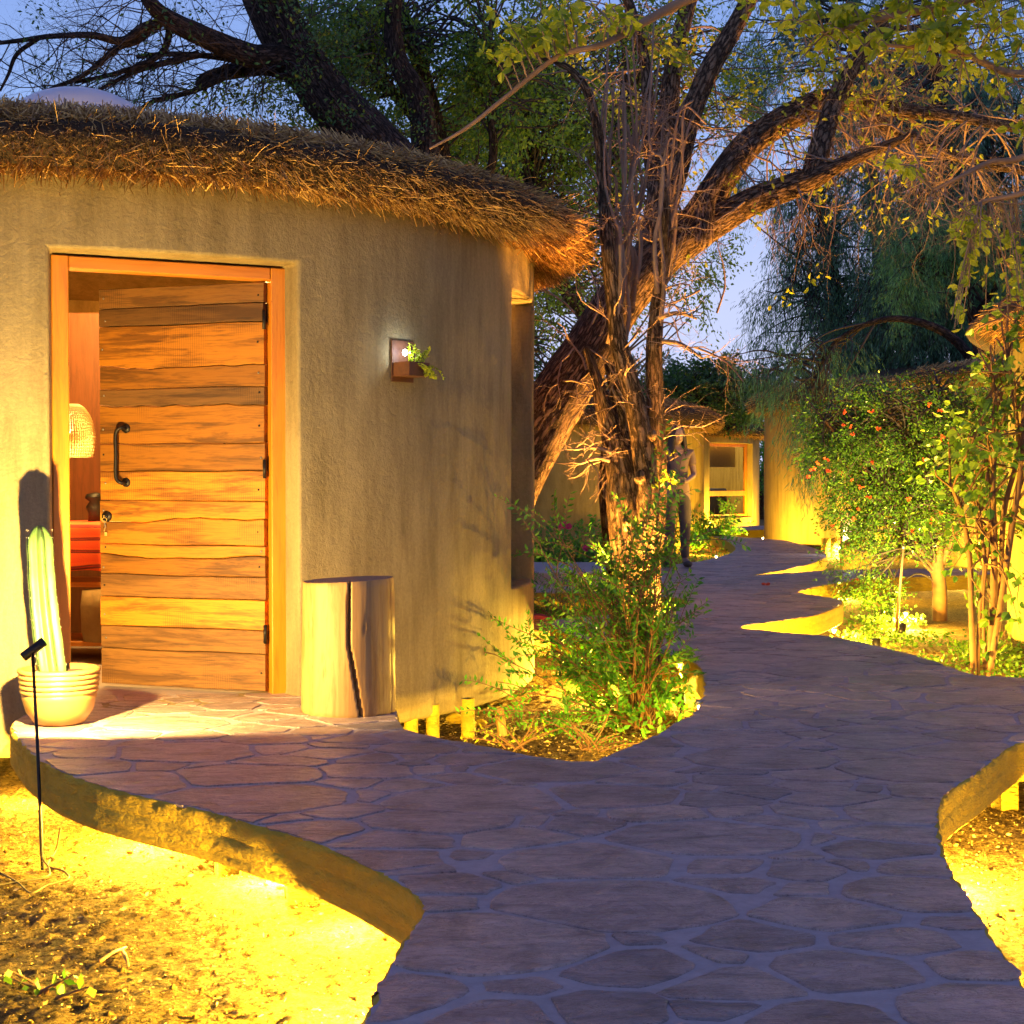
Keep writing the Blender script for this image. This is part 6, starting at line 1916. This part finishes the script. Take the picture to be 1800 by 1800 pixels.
# silvery conduit leaning on the back trunk
a = P(1068, 822, 8.95); b_ = P(1098, 990, 8.95); c_ = P(1106, 1130, 8.95)
mb = MB(); tube(mb, [Vector((0, 0, 0)), b_ - c_, a - c_][::1] if False else [c_ - c_, b_ - c_, a - c_], [.008] * 3, 8)
o = mb.build('conduit', M['steel']); o.location = c_; tag(o, 'thin silvery conduit leaning against the rough trunk', 'conduit')

# fallen petals on the path
for k, (px, py, lab) in enumerate(((1346, 1028, 'red fallen blossom on the path, beyond the first lobe'), (1503, 1021, 'fallen blossom on the orange-lit side slab'))):
    p = G(px, py, 0.008)
    mb = MB()
    for q in range(5): leaf1(mb, Vector((0, 0, 0)), Vector((cos(q * 1.3), sin(q * 1.3), .35)), .045, .8, rs)
    o = mb.build('fallen_blossom', M['petal_red'], smooth=False); o.location = p; tag(o, lab, 'blossom')

# planter lamp on the hut behind the bush: a white glow
k_ = (1497 - 900) / F
wall_planter(Vector((k_ * 20.2, 20.2, 0.12)), (-0.3, -1, 0), 'wall planter with glaring white bulb seen through the bush', 1.0, 16)
mb = MB(); box(mb, (0, 0.05, -0.2), (0.5, 0.08, 1.0), bev=.01)
o = mb.build('garden_wall', M['far_plaster'], smooth=False); o.location = (k_ * 20.2 + .12, 20.25, 0.28); o.rotation_euler = (0, 0, 0.29)
tag(o, 'short garden wall carrying the bright planter lamp behind the bush', 'wall')

# tree up-lights
def uplight(loc, d, power, label, col=(1.0, 0.44, 0.07), ang=100):
    t = thing('ground_spotlight', label, 'spotlight', loc, 0, 'spotlights that light the trees')
    dv = Vector(d).normalized()
    mb = MB(); tube(mb, [Vector((0, 0, 0)), dv * 0.02, dv * .09], [.022, .03, .032], 16); mb.build('lamp_head', M['iron'], t)
    mb = MB(); tube(mb, [Vector((0, 0, -.10)), Vector((0, 0, 0))], [.006, .006], 6); mb.build('spike', M['iron'], t)
    point_light('lamp_light', dv * .12, power, col, .02, t, spot=(radians(ang), .5, d))
uplight((.98, 8.62, -.28), (-.13, .14, 1.1), 1400, 'spotlight in the soil bay aimed up at the rough-barked tree', ang=46)
uplight((.46, 8.72, -.28), (.19, .08, 1.1), 1000, 'spotlight in the soil bay left of the rough-barked tree', ang=40)
uplight((1.12, 7.75, -.25), (-.30, .55, 1.3), 110, 'spotlight at the path edge aimed up through the bush', ang=60)
uplight((1.00, 11.70, -.22), (-.04, -.08, 1.0), 950, 'spotlight behind the slab lobe aimed up at the leaning trunk', ang=62)
uplight((0.72, 11.75, -.22), (-.48, -.20, 1.0), 950, 'spotlight behind the hut corner aimed at the foot of the leaning tree', ang=62)
uplight((2.75, 11.2, -.25), (-.12, -.02, 1.0), 1500, 'spotlight in the right bed aimed up into the hanging twigs', ang=76)
uplight((3.25, 12.4, -.25), (.25, .6, .8), 900, 'spotlight in the right bed aimed at the red-flowered bush', (1.0, .70, .20))

# ------------------------------------------------------------------ woman standing on the path
def person():
    base = G(1190, 996, 0.004)
    t = thing('person', 'long-haired person in dark top and trousers standing behind the tree, hands joined at the waist', 'person', base, 0.15)
    skin = simple('skin', (0.36, 0.22, 0.17), (0.33, 0.20, 0.155), 5, 0.6)
    J = {'pel': (0, 0, .90, .125), 'wst': (0, 0, 1.07, .112), 'chs': (0, -.005, 1.24, .125), 'shc': (0, 0, 1.345, .085), 'nk': (0, 0, 1.41, .045), 'hd0': (0, -.012, 1.47, .055)}
    for s, n in ((-1, 'l'), (1, 'r')):
        J['sh' + n] = (.155 * s, 0, 1.34, .048); J['el' + n] = (.20 * s, -.02, 1.08, .037); J['wr' + n] = (.065 * s, -.19, 1.01, .024)
        J['hp' + n] = (.085 * s, 0, .85, .088); J['kn' + n] = (.095 * s, -.015, .47, .056); J['an' + n] = (.10 * s, .015, .085, .038); J['to' + n] = (.115 * s, -.14, .03, .03)
    E = [('pel', 'wst'), ('wst', 'chs'), ('chs', 'shc'), ('shc', 'nk'), ('nk', 'hd0')]
    for n in 'lr': E += [('shc', 'sh' + n), ('sh' + n, 'el' + n), ('el' + n, 'wr' + n), ('pel', 'hp' + n), ('hp' + n, 'kn' + n), ('kn' + n, 'an' + n), ('an' + n, 'to' + n)]
    def skinned(name, J, E, mat, root, sub=2, extra=0.0, sc=(1, 1)):
        keys = list(J); me = bpy.data.meshes.new(name)
        me.from_pydata([J[k][:3] for k in keys], [(keys.index(a), keys.index(b)) for a, b in E], [])
        o = ob(name, me, t)
        md = o.modifiers.new('skin', 'SKIN'); md.use_smooth_shade = True
        for i, k in enumerate(keys):
            sv = me.skin_vertices[0].data[i]
            r = J[k][3] + extra
            sv.radius = (r * sc[0], r * sc[1]); sv.use_root = (k == root)
        ss = o.modifiers.new('sub', 'SUBSURF'); ss.levels = sub; ss.render_levels = sub
        me.materials.append(mat)
        return o
    # body with hands: fingers are chains rooted in the palm
    JB = dict(J); EB = list(E)
    for s, n in ((-1, 'l'), (1, 'r')):
        w = Vector(J['wr' + n][:3]); d = Vector((-0.62 * s, -.55, -.12)).normalized(); up = Vector((0, 0, 1)); sd = d.cross(up).normalized()
        pm = w + d * .055; JB['pm' + n] = (*pm, .022); EB.append(('wr' + n, 'pm' + n))
        for q, (o_, L) in enumerate(((.024, .062), (.009, .070), (-.007, .066), (-.022, .052))):
            a = pm + up * o_ + d * .02; b = a + d * L * .5 - sd * .01 * s; c = b + d * L * .35 - sd * .02 * s
            JB['fa%d' % q + n] = (*a, .0085); JB['fb%d' % q + n] = (*b, .008); JB['fc%d' % q + n] = (*c, .0065)
            EB += [('pm' + n, 'fa%d' % q + n), ('fa%d' % q + n, 'fb%d' % q + n), ('fb%d' % q + n, 'fc%d' % q + n)]
        a = w + d * .03 + up * .025; b = a + d * .03 + up * .025
        JB['ta' + n] = (*a, .0095); JB['tb' + n] = (*b, .0075); EB += [('pm' + n, 'ta' + n), ('ta' + n, 'tb' + n)]
    skinned('body', JB, EB, skin, 'pel')
    topm = simple('grey_top', (0.24, 0.15, 0.12), (0.18, 0.11, 0.09), 7, 0.9, 0.4, 60)
    tk = ['pel', 'wst', 'chs', 'shc', 'shl', 'ell', 'shr', 'elr']
    JT = {k: J[k] for k in tk}; JT['ell'] = (*[J['shl'][i] * .35 + J['ell'][i] * .65 for i in range(3)], .042); JT['elr'] = (*[J['shr'][i] * .35 + J['elr'][i] * .65 for i in range(3)], .042)
    skinned('top', JT, [('pel', 'wst'), ('wst', 'chs'), ('chs', 'shc'), ('shc', 'shl'), ('shl', 'ell'), ('shc', 'shr'), ('shr', 'elr')], topm, 'pel', 2, .016)
    tr = simple('dark_trousers', (0.15, 0.115, 0.10), (0.11, 0.085, 0.075), 7, 0.9, 0.3, 60)
    JP = {k: J[k] for k in ('pel', 'hpl', 'knl', 'anl', 'hpr', 'knr', 'anr')}; JP['pel'] = (0, 0, .93, .115); JP['crt'] = (0, 0, .84, .10)
    skinned('trousers', JP, [('pel', 'crt'), ('crt', 'hpl'), ('hpl', 'knl'), ('knl', 'anl'), ('crt', 'hpr'), ('hpr', 'knr'), ('knr', 'anr')], tr, 'pel', 2, .014)
    for s in (-1, 1):
        mb = MB(); blob(mb, (.112 * s, -.06, .035), (.045, .13, .042), 16, 8)
        mb.v[0][:, 2] = np.maximum(mb.v[0][:, 2], 0.0)
        mb.build('shoe', tr, t)
    # head: an egg with brow, nose, lips, chin and ears
    mb = MB(); c = Vector((0, -.02, 1.54)); rows, sides = 30, 40
    V = []
    for k in range(rows + 1):
        ph = pi * k / rows; z = -cos(ph)
        for j in range(sides):
            a = 2 * pi * j / sides; x, y = cos(a) * sin(ph), sin(a) * sin(ph)
            wx = .074 * (1 - .22 * max(0, -z)); wy = .092 * (1 - .10 * max(0, -z)); hz_ = .115
            px, py, pz = x * wx, y * wy, z * hz_
            front = max(0.0, -y)
            g = lambda zx, zz, w, wz: math.exp(-((x - zx) / w) ** 2 - ((z - zz) / wz) ** 2)
            py -= front * (.022 * g(0, -.18, .10, .16) + .012 * g(0, -.02, .08, .22) + .008 * g(0, -.47, .2, .07) + .010 * g(0, -.8, .25, .15) + .004 * g(0, .18, .5, .08))
            py += front * (.010 * (g(.34, .03, .16, .10) + g(-.34, .03, .16, .10)) + .004 * g(0, -.40, .2, .03))
            V.append((c.x + px, c.y + py, c.z + pz))
    i = np.arange(rows)[:, None]; j = np.arange(sides)[None]
    mb.add(V, np.stack([i * sides + j, i * sides + (j + 1) % sides, (i + 1) * sides + (j + 1) % sides, (i + 1) * sides + j], -1).reshape(-1, 4))
    for s in (-1, 1): blob(mb, (.074 * s, -.005, 1.535), (.010, .02, .032), 10, 8)
    mb.build('head', skin, t)
    ew = simple('eye_white', (.7, .7, .7)); ed = simple('eye_dark', (.02, .015, .01))
    for s in (-1, 1):
        mb = MB(); blob(mb, (.027 * s, -.094, 1.543), (.013, .008, .007), 12, 8); e = mb.build('eye', ew, t)
        mb = MB(); blob(mb, (.027 * s, -.1015, 1.543), (.005, .002, .005), 10, 6); mb.build('iris', ed, e)
    mb = MB(); blob(mb, (0, -.113, 1.486), (.022, .006, .006), 12, 6); mb.build('lips', simple('lips', (.4, .12, .1)), t)
    # hair: a cap plus long locks
    hm = simple('brown_hair', (.05, .03, .02), (.025, .015, .01), 40, .5, .5, 90, 0, (8, 8, .4))
    mb = MB(); rs = random.Random(1)
    lathe(mb, [(.001, .128), (.04, .122), (.068, .095), (.084, .05), (.09, 0.0), (.088, -.05)], (0, -.005, 1.545), 36, a0=radians(-62), a1=radians(242), fn=lambda V, a: np.stack([V[..., 0], -.005 + (V[..., 1] + .005) * 1.12, V[..., 2]], -1))
    for k in range(90):
        a = radians(rs.uniform(-55, 235)); r = .085
        p0 = Vector((r * cos(a), -.005 + r * 1.1 * sin(a), 1.56))
        sx = 1 if cos(a) > 0 else -1
        p1 = p0 + Vector((.018 * cos(a), .01, -.12)); p2 = p1 + Vector((.01 * sx, -.03 if sin(a) < .2 else .01, -.16)); p3 = p2 + Vector((rs.uniform(-.01, .01), rs.uniform(-.01, .01), -rs.uniform(.02, .14)))
        tube(mb, catmull([p0, p1, p2, p3], 3), [.012, .014, .014, .014, .013, .012, .011, .009, .007, .003], 5)
    mb.build('hair', hm, t)
person()
